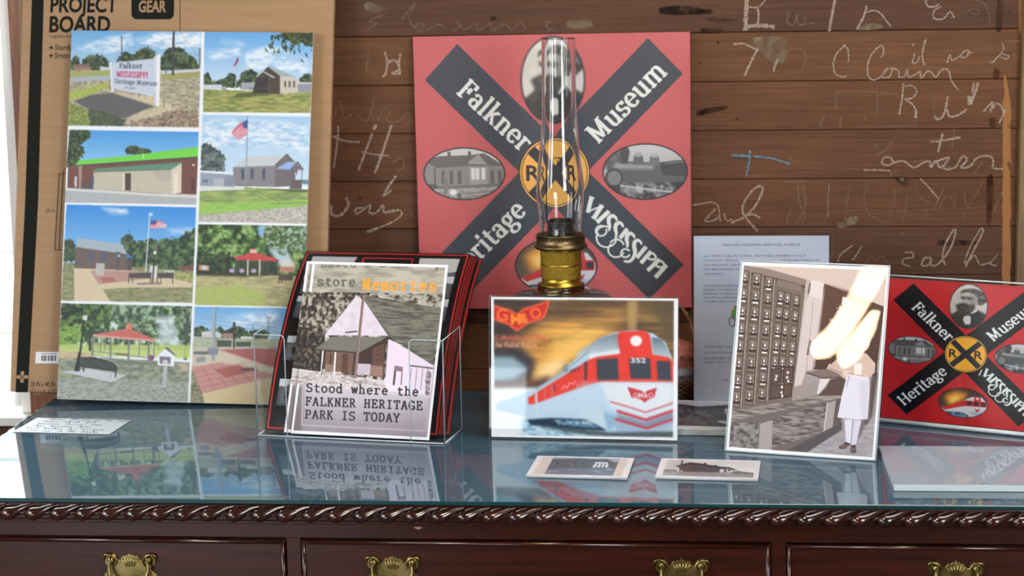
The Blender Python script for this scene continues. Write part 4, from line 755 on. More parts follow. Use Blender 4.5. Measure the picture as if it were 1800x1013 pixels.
def paint_office():
    c = Ink([(127, 10), (853, 25), (785, 980), (42, 930)], 340, 440)
    c.view(0, 0, 1).poly([(0, -20), (950, -20), (950, 1050), (0, 1050)], (228, 232, 240))
    c.clip([(136, 28), (842, 42), (772, 966), (58, 914)])
    c.grad([(40, 20), (860, 20), (860, 980), (40, 980)], (178, 162, 150), (140, 140, 144))
    c.poly([(520, 110), (830, 200), (790, 560), (470, 530)], (84, 64, 58)); c.poly([(130, 26), (850, 40), (830, 220), (530, 110), (440, 90)], (196, 182, 170)); c.poly([(520, 112), (700, 160), (690, 350), (480, 480)], (98, 74, 66), .9, 8)
    # mail box cabinet
    c.poly([(130, 26), (440, 95), (436, 150), (372, 690), (60, 740)], (120, 108, 100)); c.poly([(140, 28), (260, 44), (440, 92), (438, 122), (300, 88), (130, 54)], (140, 126, 118)); c.poly([(132, 54), (300, 88), (438, 122), (432, 132), (130, 62)], (84, 74, 70)); c.poly([(300, 92), (415, 118), (418, 150), (298, 126)], (128, 116, 108))
    cols = [((128, 52), (78, 725), 28), ((182, 64), (138, 714), 34), ((242, 80), (202, 700), 32), ((303, 148), (266, 545), 28), ((338, 158), (306, 545), 24), ((382, 168), (350, 545), 24)]
    for j, ((xa, ya), (xb, yb), w) in enumerate(cols):
        n = 8 if j < 3 else 5
        for i in range(n):
            r = np.random.default_rng(j*10+i)
            t0 = i/n; t1 = (i+.9)/n; x0, y0 = xa+(xb-xa)*t0, ya+(yb-ya)*t0; x1, y1 = xa+(xb-xa)*t1, ya+(yb-ya)*t1
            c.poly([(x0-3, y0-3), (x0+w+6, y0+3), (x1+w+6, y1+5), (x1-4, y1)], (70, 60, 56)); c.poly([(x0, y0+1), (x0+w+2, y0+6), (x1+w+2, y1+1), (x1-1, y1-4)], (136, 124, 114))
            xm, ym = (x0+x1)/2, (y0+y1)/2; c.poly([(xm, ym+8), (xm+w, ym+11), (xm+w-1, ym+26), (xm, ym+24)], (70, 60, 56)); c.poly([(xm+5, y0+14), (xm+w-3, y0+17), (xm+w-4, ym+4), (xm+4, ym+2)], (104, 94, 88))
            c.ell(xm+w/2+2, ym-2-(y1-y0)*.1, 5, 5, (226, 224, 218)); c.ell(xm+w/2, ym+8, 4, 4, (206, 204, 198)); c.ell(xm+w/2+2, y0+20, 4.5, 4, (190, 186, 180))
            if r.random() < .55: c.poly([(xm+4, ym+22), (xm+w-4, ym+24), (xm+w-4, ym+30), (xm+3, ym+29)], (236, 236, 232))
    for x0, y0, x1, y1 in ((270, 530, 320, 604), (330, 522, 378, 596), (264, 610, 318, 680), (330, 604, 372, 672)): c.poly([(x0, y0), (x1, y0-2), (x1-6, y1-8), (x0-4, y1)], (96, 80, 74)); c.line([(x0, y0), (x1, y0-2), (x1-6, y1-8), (x0-4, y1), (x0, y0)], 5, (60, 50, 48))
    for x, y in ((294, 566), (290, 582), (350, 548), (346, 572), (352, 590), (320, 620), (318, 646), (322, 662)): c.ell(x, y, 6, 7, (206, 202, 196))
    for a, b in (((168, 60), (118, 720)), ((228, 76), (184, 706)), ((286, 90), (246, 690))): c.line([a, b], 6, (154, 142, 132)); c.line([(a[0]+5, a[1]), (b[0]+5, b[1])], 2, (70, 60, 56))
    c.line([(440, 95), (372, 690)], 4, (90, 80, 76))
    c.poly([(440, 92), (470, 96), (412, 640), (372, 690), (374, 672), (428, 200)], (178, 168, 160)); c.poly([(466, 90), (530, 108), (520, 190), (456, 170)], (206, 198, 192)); c.poly([(456, 170), (520, 190), (476, 530), (440, 540), (416, 610), (380, 618), (440, 200)], (196, 186, 180)); c.poly([(520, 190), (536, 120), (484, 520), (470, 530)], (160, 146, 138)); c.line([(460, 110), (452, 160)], 9, (110, 96, 90)); c.line([(460, 390), (448, 460)], 10, (90, 74, 70)); c.line([(476, 200), (436, 600)], 3, (150, 140, 134))
    c.poly([(622, 172), (650, 182), (644, 218), (616, 208)], (216, 202, 192)); c.poly([(606, 215), (614, 216), (602, 304), (594, 302)], (206, 190, 180)); c.poly([(574, 312), (598, 318), (592, 346), (570, 340)], (206, 190, 180)); c.speck([(560, 280), (590, 285), (586, 300), (555, 294)], [(96, 74, 66), (206, 190, 180)], 5)
    for k in range(6): c.ell(596, 230+k*13, 4, 3, (220, 206, 196))
    # counter
    c.poly([(376, 618), (500, 590), (496, 655), (370, 690)], (150, 142, 138)); c.poly([(60, 742), (372, 688), (500, 655), (620, 628), (620, 690), (460, 740), (60, 800)], (128, 120, 116)); c.poly([(56, 760), (620, 650), (618, 800), (430, 945), (56, 915)], (112, 106, 104))
    c.speck([(62, 742), (620, 640), (618, 670), (60, 790)], [(92, 86, 84), (140, 132, 126), (164, 158, 152)], 70, 5, a=.9); c.speck([(230, 790), (540, 690), (530, 840), (270, 920), (220, 925)], [(80, 76, 76), (126, 120, 118), (150, 146, 142)], 40, 8, a=.9); c.speck([(60, 800), (210, 790), (200, 920), (58, 914)], [(86, 82, 82), (130, 126, 124), (150, 146, 144)], 18, 12, a=.9)
    c.poly([(212, 800), (275, 782), (268, 930), (204, 928)], (160, 156, 152)); c.poly([(546, 696), (588, 684), (570, 830), (530, 850)], (160, 152, 148)); c.line([(546, 696), (528, 846)], 4, (206, 200, 194)); c.poly([(590, 684), (618, 676), (610, 800), (572, 828)], (98, 90, 88)); c.poly([(340, 935), (620, 790), (618, 830), (440, 945)], (90, 86, 88))
    c.poly([(440, 548), (560, 524), (630, 552), (610, 572), (520, 576)], (126, 112, 108)); c.line([(440, 548), (520, 574), (612, 570)], 5, (76, 64, 60)); c.poly([(510, 578), (560, 578), (530, 620), (500, 655), (494, 650)], (206, 200, 196)); c.poly([(560, 580), (640, 566), (630, 660), (500, 660), (540, 620)], (92, 76, 72))
    # floor and standing woman
    c.poly([(440, 945), (620, 830), (790, 760), (790, 985), (430, 950)], (154, 152, 154)); c.speck([(440, 945), (620, 830), (790, 760), (790, 985)], [(140, 138, 140), (170, 168, 170)], 30, 6, a=.7)
    c.poly([(770, 560), (800, 540), (770, 760), (740, 810), (720, 780)], (76, 64, 62), .8, 5); c.poly([(690, 780), (720, 770), (740, 800), (690, 900), (670, 900)], (104, 98, 98), .8, 5)
    c.poly([(622, 470), (680, 450), (740, 450), (785, 500), (782, 545), (745, 580), (740, 585), (640, 585), (590, 540), (555, 520), (580, 490)], (196, 176, 160)); c.poly([(680, 500), (720, 500), (715, 560), (680, 560)], (222, 214, 208)); c.ell(725, 395, 34, 44, (200, 178, 160)); c.poly([(690, 360), (760, 350), (768, 410), (740, 380), (700, 376)], (80, 60, 52))
    c.line([(552, 516), (600, 535), (650, 552)], 28, (190, 172, 158)); c.line([(560, 528), (620, 550)], 3, (110, 96, 88)); c.ell(642, 548, 20, 14, (206, 190, 178)); c.ell(730, 572, 20, 13, (206, 188, 176)); c.line([(650, 558), (740, 570)], 6, (220, 212, 206)); c.line([(648, 548), (735, 566)], 2, (110, 98, 92))
    c.poly([(644, 560), (755, 575), (758, 640), (748, 775), (700, 780), (596, 768), (618, 660)], (206, 206, 212)); c.poly([(700, 580), (758, 590), (750, 776), (720, 780)], (190, 190, 198), .7, 8); c.line([(655, 560), (642, 620)], 4, (150, 146, 146))
    c.poly([(632, 778), (672, 780), (664, 895), (640, 895)], (206, 206, 212)); c.poly([(676, 782), (716, 782), (690, 905), (666, 905)], (196, 196, 204)); c.line([(672, 782), (664, 890)], 3, (130, 128, 130))
    c.poly([(602, 912), (640, 890), (662, 896), (658, 908), (620, 926), (604, 922)], (112, 102, 98)); c.poly([(662, 906), (690, 902), (692, 940), (676, 948), (660, 938)], (108, 98, 94)); c.line([(606, 918), (630, 922), (656, 906)], 3, (60, 52, 50)); c.line([(664, 936), (690, 940)], 3, (60, 52, 50)); c.ell(640, 898, 10, 5, (60, 54, 52)); c.ell(676, 912, 8, 5, (60, 54, 52))
    for i in range(0, 96): c.line([(40, 20+i*10), (860, 30+i*10.2)], 1.2, (200, 196, 196), .12)
    c.clip([(136, 28), (842, 42), (772, 966), (58, 914)]); k_ = c.clipm[..., None]; c.img = c.img*(1-k_)+np.clip(((c.img-128)*1.16+120)*np.array((.985, .99, 1.04), np.float32), 0, 245)*k_
    c.clip(None); return c.done(grain=4)

def paint_letter():
    c = Ink([(45, 40), (608, 40), (601, 782), (50, 782)], 460, 590)
    c.view(0, 0, 1).poly([(0, 0), (700, 0), (700, 900), (0, 900)], (174, 184, 206))
    k = (70, 74, 90)
    def ln(t, x, y, s=15.5, w=None):
        V, T, wd = sans_tris(t.upper(), 0.0); c.sans(t.upper(), x, y, s, k, xs=(w/(wd*s)) if w else 1.0)
    ln('Falkner Mississippi Heritage Museum', 163, 86, 16, 324); c.line([(84, 131), (112, 131)], 4, (84, 140, 210))
    for t, x, y, w in (('This is a call to action - help make a difference in our', 117, 133, 396), ('community - join us -', 85, 153, 150), ('the second Monday of', 405, 153, 162), ('each month at 11:00 AM', 85, 173, 160), ('the Heritage Park in', 85, 192, 148), ('this project', 85, 212, 88)): ln(t, x, y, 13.5, w)
    for i, (t, w) in enumerate((('The Falkner MS Heritage', 152), ('building of a museum', 138), ('pertaining to the people', 148), ('part of this worthwh', 140), ('children-for all our', 134))): ln(t, 86, 264+i*17, 12.5, w)
    for t, y, w in (('We need help, your', 527, 114), ('you have questions', 553, 116), ('and remember we', 577, 110), ('project are tax d', 594, 112)): ln(t, 90, y, 12.5, w)
    ln('our', 166, 668, 11, 22)
    c.poly([(205, 360), (222, 345), (238, 362), (236, 420), (200, 420), (198, 390)], (196, 150, 60)); c.poly([(204, 372), (222, 356), (224, 392), (206, 398)], (70, 150, 90)); c.poly([(212, 395), (240, 400), (236, 440), (206, 430)], (60, 96, 160)); c.ell(206, 416, 14, 22, (70, 70, 80)); c.ell(206, 416, 10, 17, (180, 188, 206)); c.ell(222, 352, 7, 8, (150, 90, 60)); c.ell(250, 410, 14, 16, (190, 60, 60)); c.ell(278, 380, 26, 30, (90, 160, 100)); c.ell(320, 390, 26, 34, (220, 180, 80)); c.ell(360, 396, 22, 30, (80, 110, 180))
    return c.done(grain=1)

def paint_cottage(kind):
    """small grey photographs of a wooden house, 0..150 by 0..100 units"""
    c = Ink([(0, 0), (150, 0), (150, 100), (0, 100)], 190, 126)
    W = (224, 226, 232); c.poly([(-5, -5), (155, -5), (155, 105), (-5, 105)], W)
    if kind == 'facade':
        c.poly([(9, 6), (141, 6), (141, 94), (9, 94)], (206, 200, 194)); c.clip([(26, 8), (128, 8), (128, 92), (26, 92)])
        c.poly([(20, 0), (140, 0), (140, 100), (20, 100)], (86, 88, 102)); c.grad([(20, 0), (140, 0), (140, 22), (20, 22)], (90, 94, 108), (196, 202, 212)); c.poly([(26, 16), (70, 10), (92, 14), (108, 8), (130, 34), (130, 60), (26, 66)], (72, 66, 74))
        c.poly([(84, 18), (106, 10), (128, 38), (120, 40), (104, 22), (86, 26)], (46, 46, 54)); c.poly([(94, 26), (112, 26), (116, 52), (92, 54)], (216, 220, 228))
        for x in (97, 103, 108): c.poly([(x, 32), (x+2, 32), (x+2, 54), (x, 54)], (80, 80, 92))
        for x in (31, 44, 58, 70): c.poly([(x, 30), (x+8, 29), (x+8, 56), (x, 58)], (44, 40, 48)); c.line([(x+2, 34), (x+2, 54)], 1.2, (150, 130, 134))
        c.poly([(26, 64), (128, 58), (128, 92), (26, 92)], (96, 106, 130)); c.poly([(92, 66), (104, 72), (112, 84), (104, 82)], (206, 212, 220)); c.poly([(114, 58), (122, 58), (122, 66), (114, 66)], (190, 190, 196)); c.speck([(26, 66), (128, 60), (128, 92), (26, 92)], [(80, 90, 112), (110, 120, 146)], 9, 4, a=.7); c.poly([(30, 78), (46, 76), (46, 79), (30, 82)], (170, 176, 190))
    elif kind == 'depot':
        c.clip([(10, 8), (142, 8), (142, 92), (10, 92)])
        c.grad([(0, 0), (150, 0), (150, 70), (0, 70)], (206, 208, 214), (232, 234, 238)); c.poly([(10, 8), (36, 8), (30, 70), (10, 74)], (180, 176, 176), .8, 5)
        c.poly([(26, 40), (44, 20), (58, 22), (92, 38), (110, 44), (108, 60), (96, 74), (40, 74)], (84, 74, 78)); c.poly([(22, 42), (46, 18), (100, 44), (98, 50), (46, 32), (30, 44)], (58, 54, 60)); c.poly([(84, 40), (104, 38), (118, 56), (110, 56), (100, 44)], (66, 64, 70)); c.poly([(66, 20), (70, 20), (70, 30), (66, 30)], (60, 54, 58)); c.poly([(82, 30), (87, 30), (87, 40), (82, 40)], (60, 54, 58)); c.line([(33, 8), (34, 74)], 2.6, (74, 68, 70))
        for x in (52, 64): c.poly([(x, 46), (x+7, 46), (x+7, 58), (x, 58)], (56, 50, 56))
        c.poly([(92, 52), (98, 52), (98, 72), (92, 72)], (216, 216, 220)); c.poly([(102, 52), (104, 52), (104, 72), (102, 72)], (216, 216, 220)); c.speck([(10, 72), (142, 66), (142, 94), (10, 94)], [(120, 122, 126), (160, 162, 164), (140, 140, 142)], 14, 4); c.speck([(108, 64), (122, 60), (142, 66), (142, 74), (108, 74)], [(80, 82, 80), (110, 112, 110)], 6, rag=3); c.line([(118, 52), (118, 62)], 1, (110, 110, 116)); c.poly([(10, 60), (30, 60), (30, 72), (10, 74)], (110, 112, 118))
    else:
        c.clip([(6, 5), (144, 5), (144, 95), (6, 95)])
        c.poly([(0, 0), (150, 0), (150, 100), (0, 100)], (70, 68, 72)); c.speck([(0, 0), (150, 0), (150, 100), (0, 100)], [(46, 44, 48), (84, 82, 86), (70, 68, 72)], 20, 10, a=.7)
        c.poly([(0, 0), (150, 0), (150, 20), (110, 14), (60, 24), (0, 10)], (186, 188, 194)); c.poly([(40, 26), (110, 12), (144, 40), (120, 40), (100, 26), (50, 36)], (40, 38, 42)); c.poly([(96, 30), (122, 26), (132, 58), (104, 62)], (206, 208, 214)); 
        for x in (102, 112, 120): c.line([(x, 36), (x+5, 62)], 4, (90, 88, 92))
        for i in range(5): c.line([(12+i*14, 30+i*3), (28+i*14, 66+i*2)], 4, (110, 108, 112))
        c.poly([(6, 72), (60, 60), (144, 70), (144, 95), (6, 95)], (84, 84, 90)); c.poly([(96, 72), (124, 84), (118, 90), (92, 78)], (196, 198, 204)); c.speck([(6, 40), (80, 40), (80, 90), (6, 90)], [(40, 38, 40), (150, 148, 150)], 9, a=.5)
    c.clip(None); return c.done(grain=3)

def paint_index_card():
    c = Ink([(0, 0), (158, 0), (158, 100), (0, 100)], 250, 158)
    c.poly([(-5, -5), (165, -5), (165, 105), (-5, 105)], (206, 218, 226)); ink = (36, 54, 96); r = np.random.default_rng(5)
    for j, words in enumerate(([30, 52, 14, 26], [26, 30, 20], [42, 36, 22], [20, 40, 24], [24, 34, 16, 42], [22, 18, 10, 16, 30])):
        x = 10+[14, 12, 6, 8, 0, 8][j]; y = 12+j*16
        for wd in words:
            n = int(wd/2.6); p = [(x, y)]
            for i in range(1, n): p.append((x+wd*i/n+r.normal(0, .5), y-(i % 2)*r.uniform(2.5, 6.5)*(2.0 if r.random() < .2 or i == 1 else 1)+r.normal(0, .5)))
            c.line(smooth_pts(p, 4), 1.5, ink, .95); x += wd+6
            if x > 146: break
    return c.done(grain=1)

def paint_brochure():
    """black folded leaflet, red rule inside the edge, grey photographs down both sides"""
    c = Ink([(0, 0), (250, 0), (250, 300), (0, 300)], 300, 360)
    c.poly([(-5, -5), (255, -5), (255, 305), (-5, 305)], (22, 22, 26))
    for a, b in (((4, 4), (246, 4)), ((246, 4), (246, 296)), ((246, 296), (4, 296)), ((4, 296), (4, 4))): c.line([a, b], 2.2, (196, 50, 48))
    c.poly([(14, 12), (82, 12), (80, 24), (70, 34), (14, 34)], (170, 176, 178)); c.poly([(176, 12), (236, 12), (236, 80), (220, 84), (200, 60), (180, 50)], (176, 182, 184)); c.speck([(176, 50), (236, 40), (236, 90), (176, 90)], [(60, 62, 64), (130, 132, 134)], 10)
    c.line([(92, 24), (92, 14), (166, 14), (166, 24)], 2.4, (190, 50, 48))
    for i, y in enumerate((50, 92, 160, 226)):
        for x in (12, 200):
            c.poly([(x, y), (x+36, y), (x+36, y+38), (x, y+38)], (74, 80, 88)); c.poly([(x, y), (x+36, y), (x+36, y+14), (x, y+10)], (190, 198, 206)); c.poly([(x+4, y+14), (x+18, y+6), (x+32, y+16), (x+32, y+34), (x+4, y+34)], (96, 98, 104)); c.poly([(x+10, y+18), (x+16, y+18), (x+16, y+28), (x+10, y+28)], (40, 42, 48)); c.poly([(x+20, y+20), (x+26, y+20), (x+26, y+28), (x+20, y+28)], (40, 42, 48))
    return c.done(grain=1.5)
# ---------------------------------------------------------------- materials
M = {}
M['paper'] = print_mat('printed_paper', 0.5, 0.35)
M['poster'] = print_mat('poster_print', 0.5, 0.25)
M['photo'] = print_mat('glossy_photograph', 0.28, 0.5)
M['canvas'] = print_mat('printed_canvas', 0.5, 0.5, weave=0.25)
M['edge'] = mat('paper_edge', rgb(226, 229, 234), 0.6)
M['dark_edge'] = mat('black_paper_edge', rgb(40, 36, 38), 0.5)
M['red_edge'] = mat('canvas_edge', rgb(140, 44, 52), 0.55)
M['clear'] = clear_mat('clear_acrylic', 1.36, (0.985, 0.99, 0.99, 1), 0.005)
M['clear_edge'] = mat('acrylic_cut_edge', rgb(196, 210, 218), 0.2, spec=0.8)
M['clear_edge_dark'] = mat('acrylic_side_edge', rgb(120, 134, 142), 0.15, spec=0.9)
M['milky'] = clear_mat('scuffed_acrylic', 2.2, (1, 1, 1, 1), 0.015, milk=0.52, milk_col=rgb(208, 222, 244))
M['top_glass'] = clear_mat('table_glass', 2.9, (0.90, 0.965, 0.97, 1), 0.0, milk=.21, milk_col=rgb(128, 178, 210))
M['top_glass_edge'] = mat('table_glass_edge', rgb(16, 62, 66), 0.12, spec=0.8)
M['mahogany'] = mat('polished_mahogany', rgb(70, 26, 22), 0.22, spec=0.6, coat=0.35)
add_noise_colour(M['mahogany'], rgb(34, 12, 7), rgb(62, 21, 11), 9, (0.6, 6, 9), 0.04)
M['carved'] = mat('carved_mahogany', rgb(62, 24, 20), 0.2, spec=0.7, coat=0.6)
add_noise_colour(M['carved'], rgb(26, 11, 10), rgb(58, 23, 16), 30, (1, 1, 1))
M['brass'] = mat('aged_brass', rgb(176, 152, 84), 0.3, metal=1.0)
add_noise_colour(M['brass'], rgb(122, 110, 66), rgb(182, 168, 112), 60)
M['white_paint'] = mat('white_window_paint', rgb(228, 228, 224), 0.5)
M['casing'] = mat('brown_casing', rgb(126, 74, 38), 0.5)
add_noise_colour(M['casing'], rgb(104, 58, 30), rgb(140, 86, 46), 14, (14, 14, 1))
M['post'] = mat('weathered_post', rgb(116, 98, 70), 0.7)
add_noise_colour(M['post'], rgb(96, 80, 58), rgb(140, 118, 84), 12, (14, 14, 1), 0.1)

# wall boards: tone of each board from its own ink, grain from stretched noise
m = M['boards'] = mat('old_pine_boards', rough=0.62, spec=0.3)
at = nd(m, 'ShaderNodeAttribute'); at.attribute_name = 'ink'
tc = nd(m, 'ShaderNodeTexCoord')
def grain(scale, st, lo, hi, c1, c2):
    mp = nd(m, 'ShaderNodeMapping'); mp.inputs['Scale'].default_value = st
    nz = nd(m, 'ShaderNodeTexNoise'); nz.inputs['Scale'].default_value = scale; nz.inputs['Detail'].default_value = 7; nz.inputs['Distortion'].default_value = 0.6
    rp = nd(m, 'ShaderNodeValToRGB'); rp.color_ramp.elements[0].position = lo; rp.color_ramp.elements[1].position = hi
    rp.color_ramp.elements[0].color = (c1, c1*.98, c1*.96, 1); rp.color_ramp.elements[1].color = (c2, c2, c2, 1)
    lk(m, tc.outputs['Object'], mp.inputs[0]); lk(m, mp.outputs[0], nz.inputs['Vector']); lk(m, nz.outputs['Fac'], rp.inputs[0]); return rp, nz
g1, n1 = grain(7, (1.2, 1, 34), .3, .72, .70, 1.16); g2, n2 = grain(3.0, (1.0, 1, 3.2), .3, .7, .82, 1.12)
mx = nd(m, 'ShaderNodeMixRGB', blend_type='MULTIPLY'); mx.inputs[0].default_value = 1; m2 = nd(m, 'ShaderNodeMixRGB', blend_type='MULTIPLY'); m2.inputs[0].default_value = 1
lk(m, at.outputs['Color'], mx.inputs[1]); lk(m, g1.outputs[0], mx.inputs[2]); lk(m, mx.outputs[0], m2.inputs[1]); lk(m, g2.outputs[0], m2.inputs[2]); lk(m, m2.outputs[0], bsdf(m).inputs['Base Color'])
bp = nd(m, 'ShaderNodeBump'); bp.inputs['Strength'].default_value = .12; bp.inputs['Distance'].default_value = .002; lk(m, n1.outputs['Fac'], bp.inputs['Height']); lk(m, bp.outputs[0], bsdf(m).inputs['Normal'])

def chalk_mat(name, col, lo, hi, scale=260):
    m = bpy.data.materials.new(name); m.use_nodes = True; b = bsdf(m); b.inputs['Base Color'].default_value = col; b.inputs['Roughness'].default_value = 1; b.inputs['Specular IOR Level'].default_value = 0
    tc = nd(m, 'ShaderNodeTexCoord'); nz = nd(m, 'ShaderNodeTexNoise'); nz.inputs['Scale'].default_value = scale; nz.inputs['Detail'].default_value = 3
    mr = nd(m, 'ShaderNodeMapRange'); mr.inputs['From Min'].default_value = lo; mr.inputs['From Max'].default_value = hi
    lk(m, tc.outputs['Object'], nz.inputs['Vector']); lk(m, nz.outputs['Fac'], mr.inputs['Value']); lk(m, mr.outputs[0], b.inputs['Alpha']); return m
CH = [chalk_mat('white_chalk', rgb(184, 166, 150), .28, .66, 520), chalk_mat('faint_chalk', rgb(160, 136, 114), .34, 1.0, 420), chalk_mat('blue_chalk', rgb(104, 152, 170), .30, .66, 420),
      chalk_mat('grey_smear', rgb(140, 128, 104), .3, .8, 60), chalk_mat('soot_smear', rgb(44, 36, 32), .35, .75, 40), chalk_mat('bare_tan_wood', rgb(150, 106, 68), .2, .3, 60), chalk_mat('water_stain', rgb(52, 30, 24), .25, .9, 30)]

# ---------------------------------------------------------------- the setting
def structure(name, bm, mats, parent=None): 
    o = obj(name, bm, mats, parent); o['kind'] = 'structure'; return o
WX0, WX1 = -1.157, 2.65          # board wall from window edge to beyond the frame
rr = random.Random(4)
def build_wall():
    bm = bmesh.new(); lay = None; tones = []
    z0, ph = 1.376, 0.0825; k0 = -12; rows = []
    for k in range(-17, 17):
        za, zb = z0-(k+1)*ph, z0-k*ph
        if zb < 0.02: continue
        x = -2.64 if zb < .72 or za > 2.16 else WX0
        x1 = WX1
        n0 = len(bm.faces); box(bm, x, x1, WALL_Y, WALL_Y+.02, max(za, 0)+.0004, zb-.0004, .0013, 1)
        base = [(100, 65, 39), (98, 62, 38), (92, 58, 36), (95, 60, 37), (86, 56, 37), (82, 53, 35)][k % 6]
        tones.append((n0, len(bm.faces), base))
    for (k, za, zb) in ((0, .03, .72),):
        pass
    n0 = len(bm.faces); box(bm, -2.6, WX1, WALL_Y+.021, WALL_Y+.06, 0, .70); box(bm, WX0, WX1, WALL_Y+.021, WALL_Y+.06, .70, 2.2); box(bm, -2.6, WX1, WALL_Y+.021, WALL_Y+.06, 2.2, 2.7); tones.append((n0, len(bm.faces), (40, 26, 20)))
    def wp(v, p): return [(lambda q: (q[0], q[2]))(survey(v[0]+x*v[2], v[1]+y*v[2], y=WALL_Y)) for x, y in p]
    dep = [0]
    def stroke(v, pts, w, mi, taper=True):
        P = smooth_pts(wp(v, pts), 5); dep[0] += 1; y = WALL_Y-.0008-.00002*(dep[0] % 20); w = w*.00095/2; vs = []
        for i, p in enumerate(P):
            d = P[min(i+1, len(P)-1)]-P[max(i-1, 0)]; L = np.linalg.norm(d) or 1; d = d/L; n = np.array([-d[1], d[0]])*w*(1+.25*math.sin(i*2.1))
            vs.append((bm.verts.new((p[0]+n[0], y, p[1]+n[1])), bm.verts.new((p[0]-n[0], y, p[1]-n[1]))))
        for a, b in zip(vs, vs[1:]):
            f = bm.faces.new((a[0], a[1], b[1], b[0])); f.material_index = 1+mi
    def blob(v, pts, mi):
        P = smooth_pts(wp(v, list(pts)+[pts[0]]), 4)[:-1]; dep[0] += 1; y = WALL_Y-.0005-.00002*(dep[0] % 20)
        f = bm.faces.new([bm.verts.new((p[0], y, p[1])) for p in P]); f.material_index = 1+mi
    A_, B_, C_, D_, E_ = (1440, 0, .2467), (1440, 220, .2765), (1200, 0, .4146), (580, 0, .4343), (570, 0, .4937)
    # stains and smears
    blob(C_, [(300, 160), (360, 152), (435, 165), (440, 240), (420, 268), (380, 262), (340, 230), (300, 200)], 3)
    blob(A_, [(255, 215), (300, 180), (380, 165), (460, 185), (400, 212)], 3); blob(B_, [(110, 640), (150, 600), (240, 580), (230, 625), (140, 655)], 3); blob(D_, [(135, 20), (160, 8), (225, 35), (190, 52), (150, 45)], 3)
    blob(A_, [(1055, 680), (1100, 690), (1090, 740), (1060, 745)], 0); blob(E_, [(865, 75), (940, 68), (950, 98), (870, 100)], 3)
    blob(C_, [(-100, 30), (0, 25), (60, 38), (120, 40), (115, 60), (0, 62), (-90, 50)], 4); blob(C_, [(100, 75), (180, 78), (235, 85), (180, 98), (110, 90)], 4); blob(C_, [(75, 120), (160, 118), (165, 138), (85, 140)], 4); blob(C_, [(60, 470), (120, 455), (190, 450), (180, 465), (100, 485), (60, 492)], 4)
    blob(E_, [(1190, 30), (1240, 20), (1330, 25), (1357, 45), (1260, 55), (1200, 50)], 4)
    blob(B_, [(475, 330), (540, 328), (575, 345), (560, 380), (540, 395), (505, 365)], 4); blob(B_, [(500, 335), (535, 332), (540, 355), (520, 358)], 3); blob(D_, [(112, 795), (128, 796), (126, 810), (114, 808)], 4); blob(E_, [(590, 55), (612, 58), (608, 72), (588, 70)], 4)
    for x, y in ((1020, 725), (1360, 82)): blob(A_, [(x-9, y-9), (x+9, y-9), (x+9, y+9), (x-9, y+9)], 4)
    for x, y in ((265, 108), (910, 748), (140, 838)): blob(B_, [(x-8, y-8), (x+8, y-8), (x+8, y+8), (x-8, y+8)], 4)
    for x, y in ((150, 180), (72, 268), (322, 475), (228, 505)): blob(C_, [(x-4, y-4), (x+4, y-4), (x+4, y+4), (x-4, y+4)], 4)
    blob(A_, [(1270, 0), (1310, 0), (1300, 205), (1258, 205)], 6); blob(B_, [(1065, 330), (1105, 330), (1092, 620), (1062, 615)], 6); blob(A_, [(1245, 480), (1285, 500), (1275, 560), (1240, 550)], 6); blob(A_, [(1215, 840), (1255, 840), (1250, 905), (1215, 900)], 6); blob(B_, [(760, 730), (980, 735), (980, 765), (760, 762)], 4)
    # bare tan strip where a batten came off
    L, R = [], []
    for i in range(60):
        y = 132+i*9.5; xb = 1767+8*(i/60)*-.1; L.append((xb-2+rr.uniform(-1.5, .8)-(2.5 if i > 4 else 0), y)); R.append((xb+min(8.5, 1+i*1.4)+(2.5*((i*9.5) % 85)/85)+rr.uniform(-.3, .3), y))
    for i in range(59):
        f = bm.faces.new([bm.verts.new((q[0], WALL_Y-.001, q[2])) for q in (survey(*p, y=WALL_Y) for p in (L[i], L[i+1], R[i+1], R[i]))]); f.material_index = 6
    blob((0, 0, 1), [(1790, -10), (1797, -10), (1797, 52), (1791, 52)], 5)
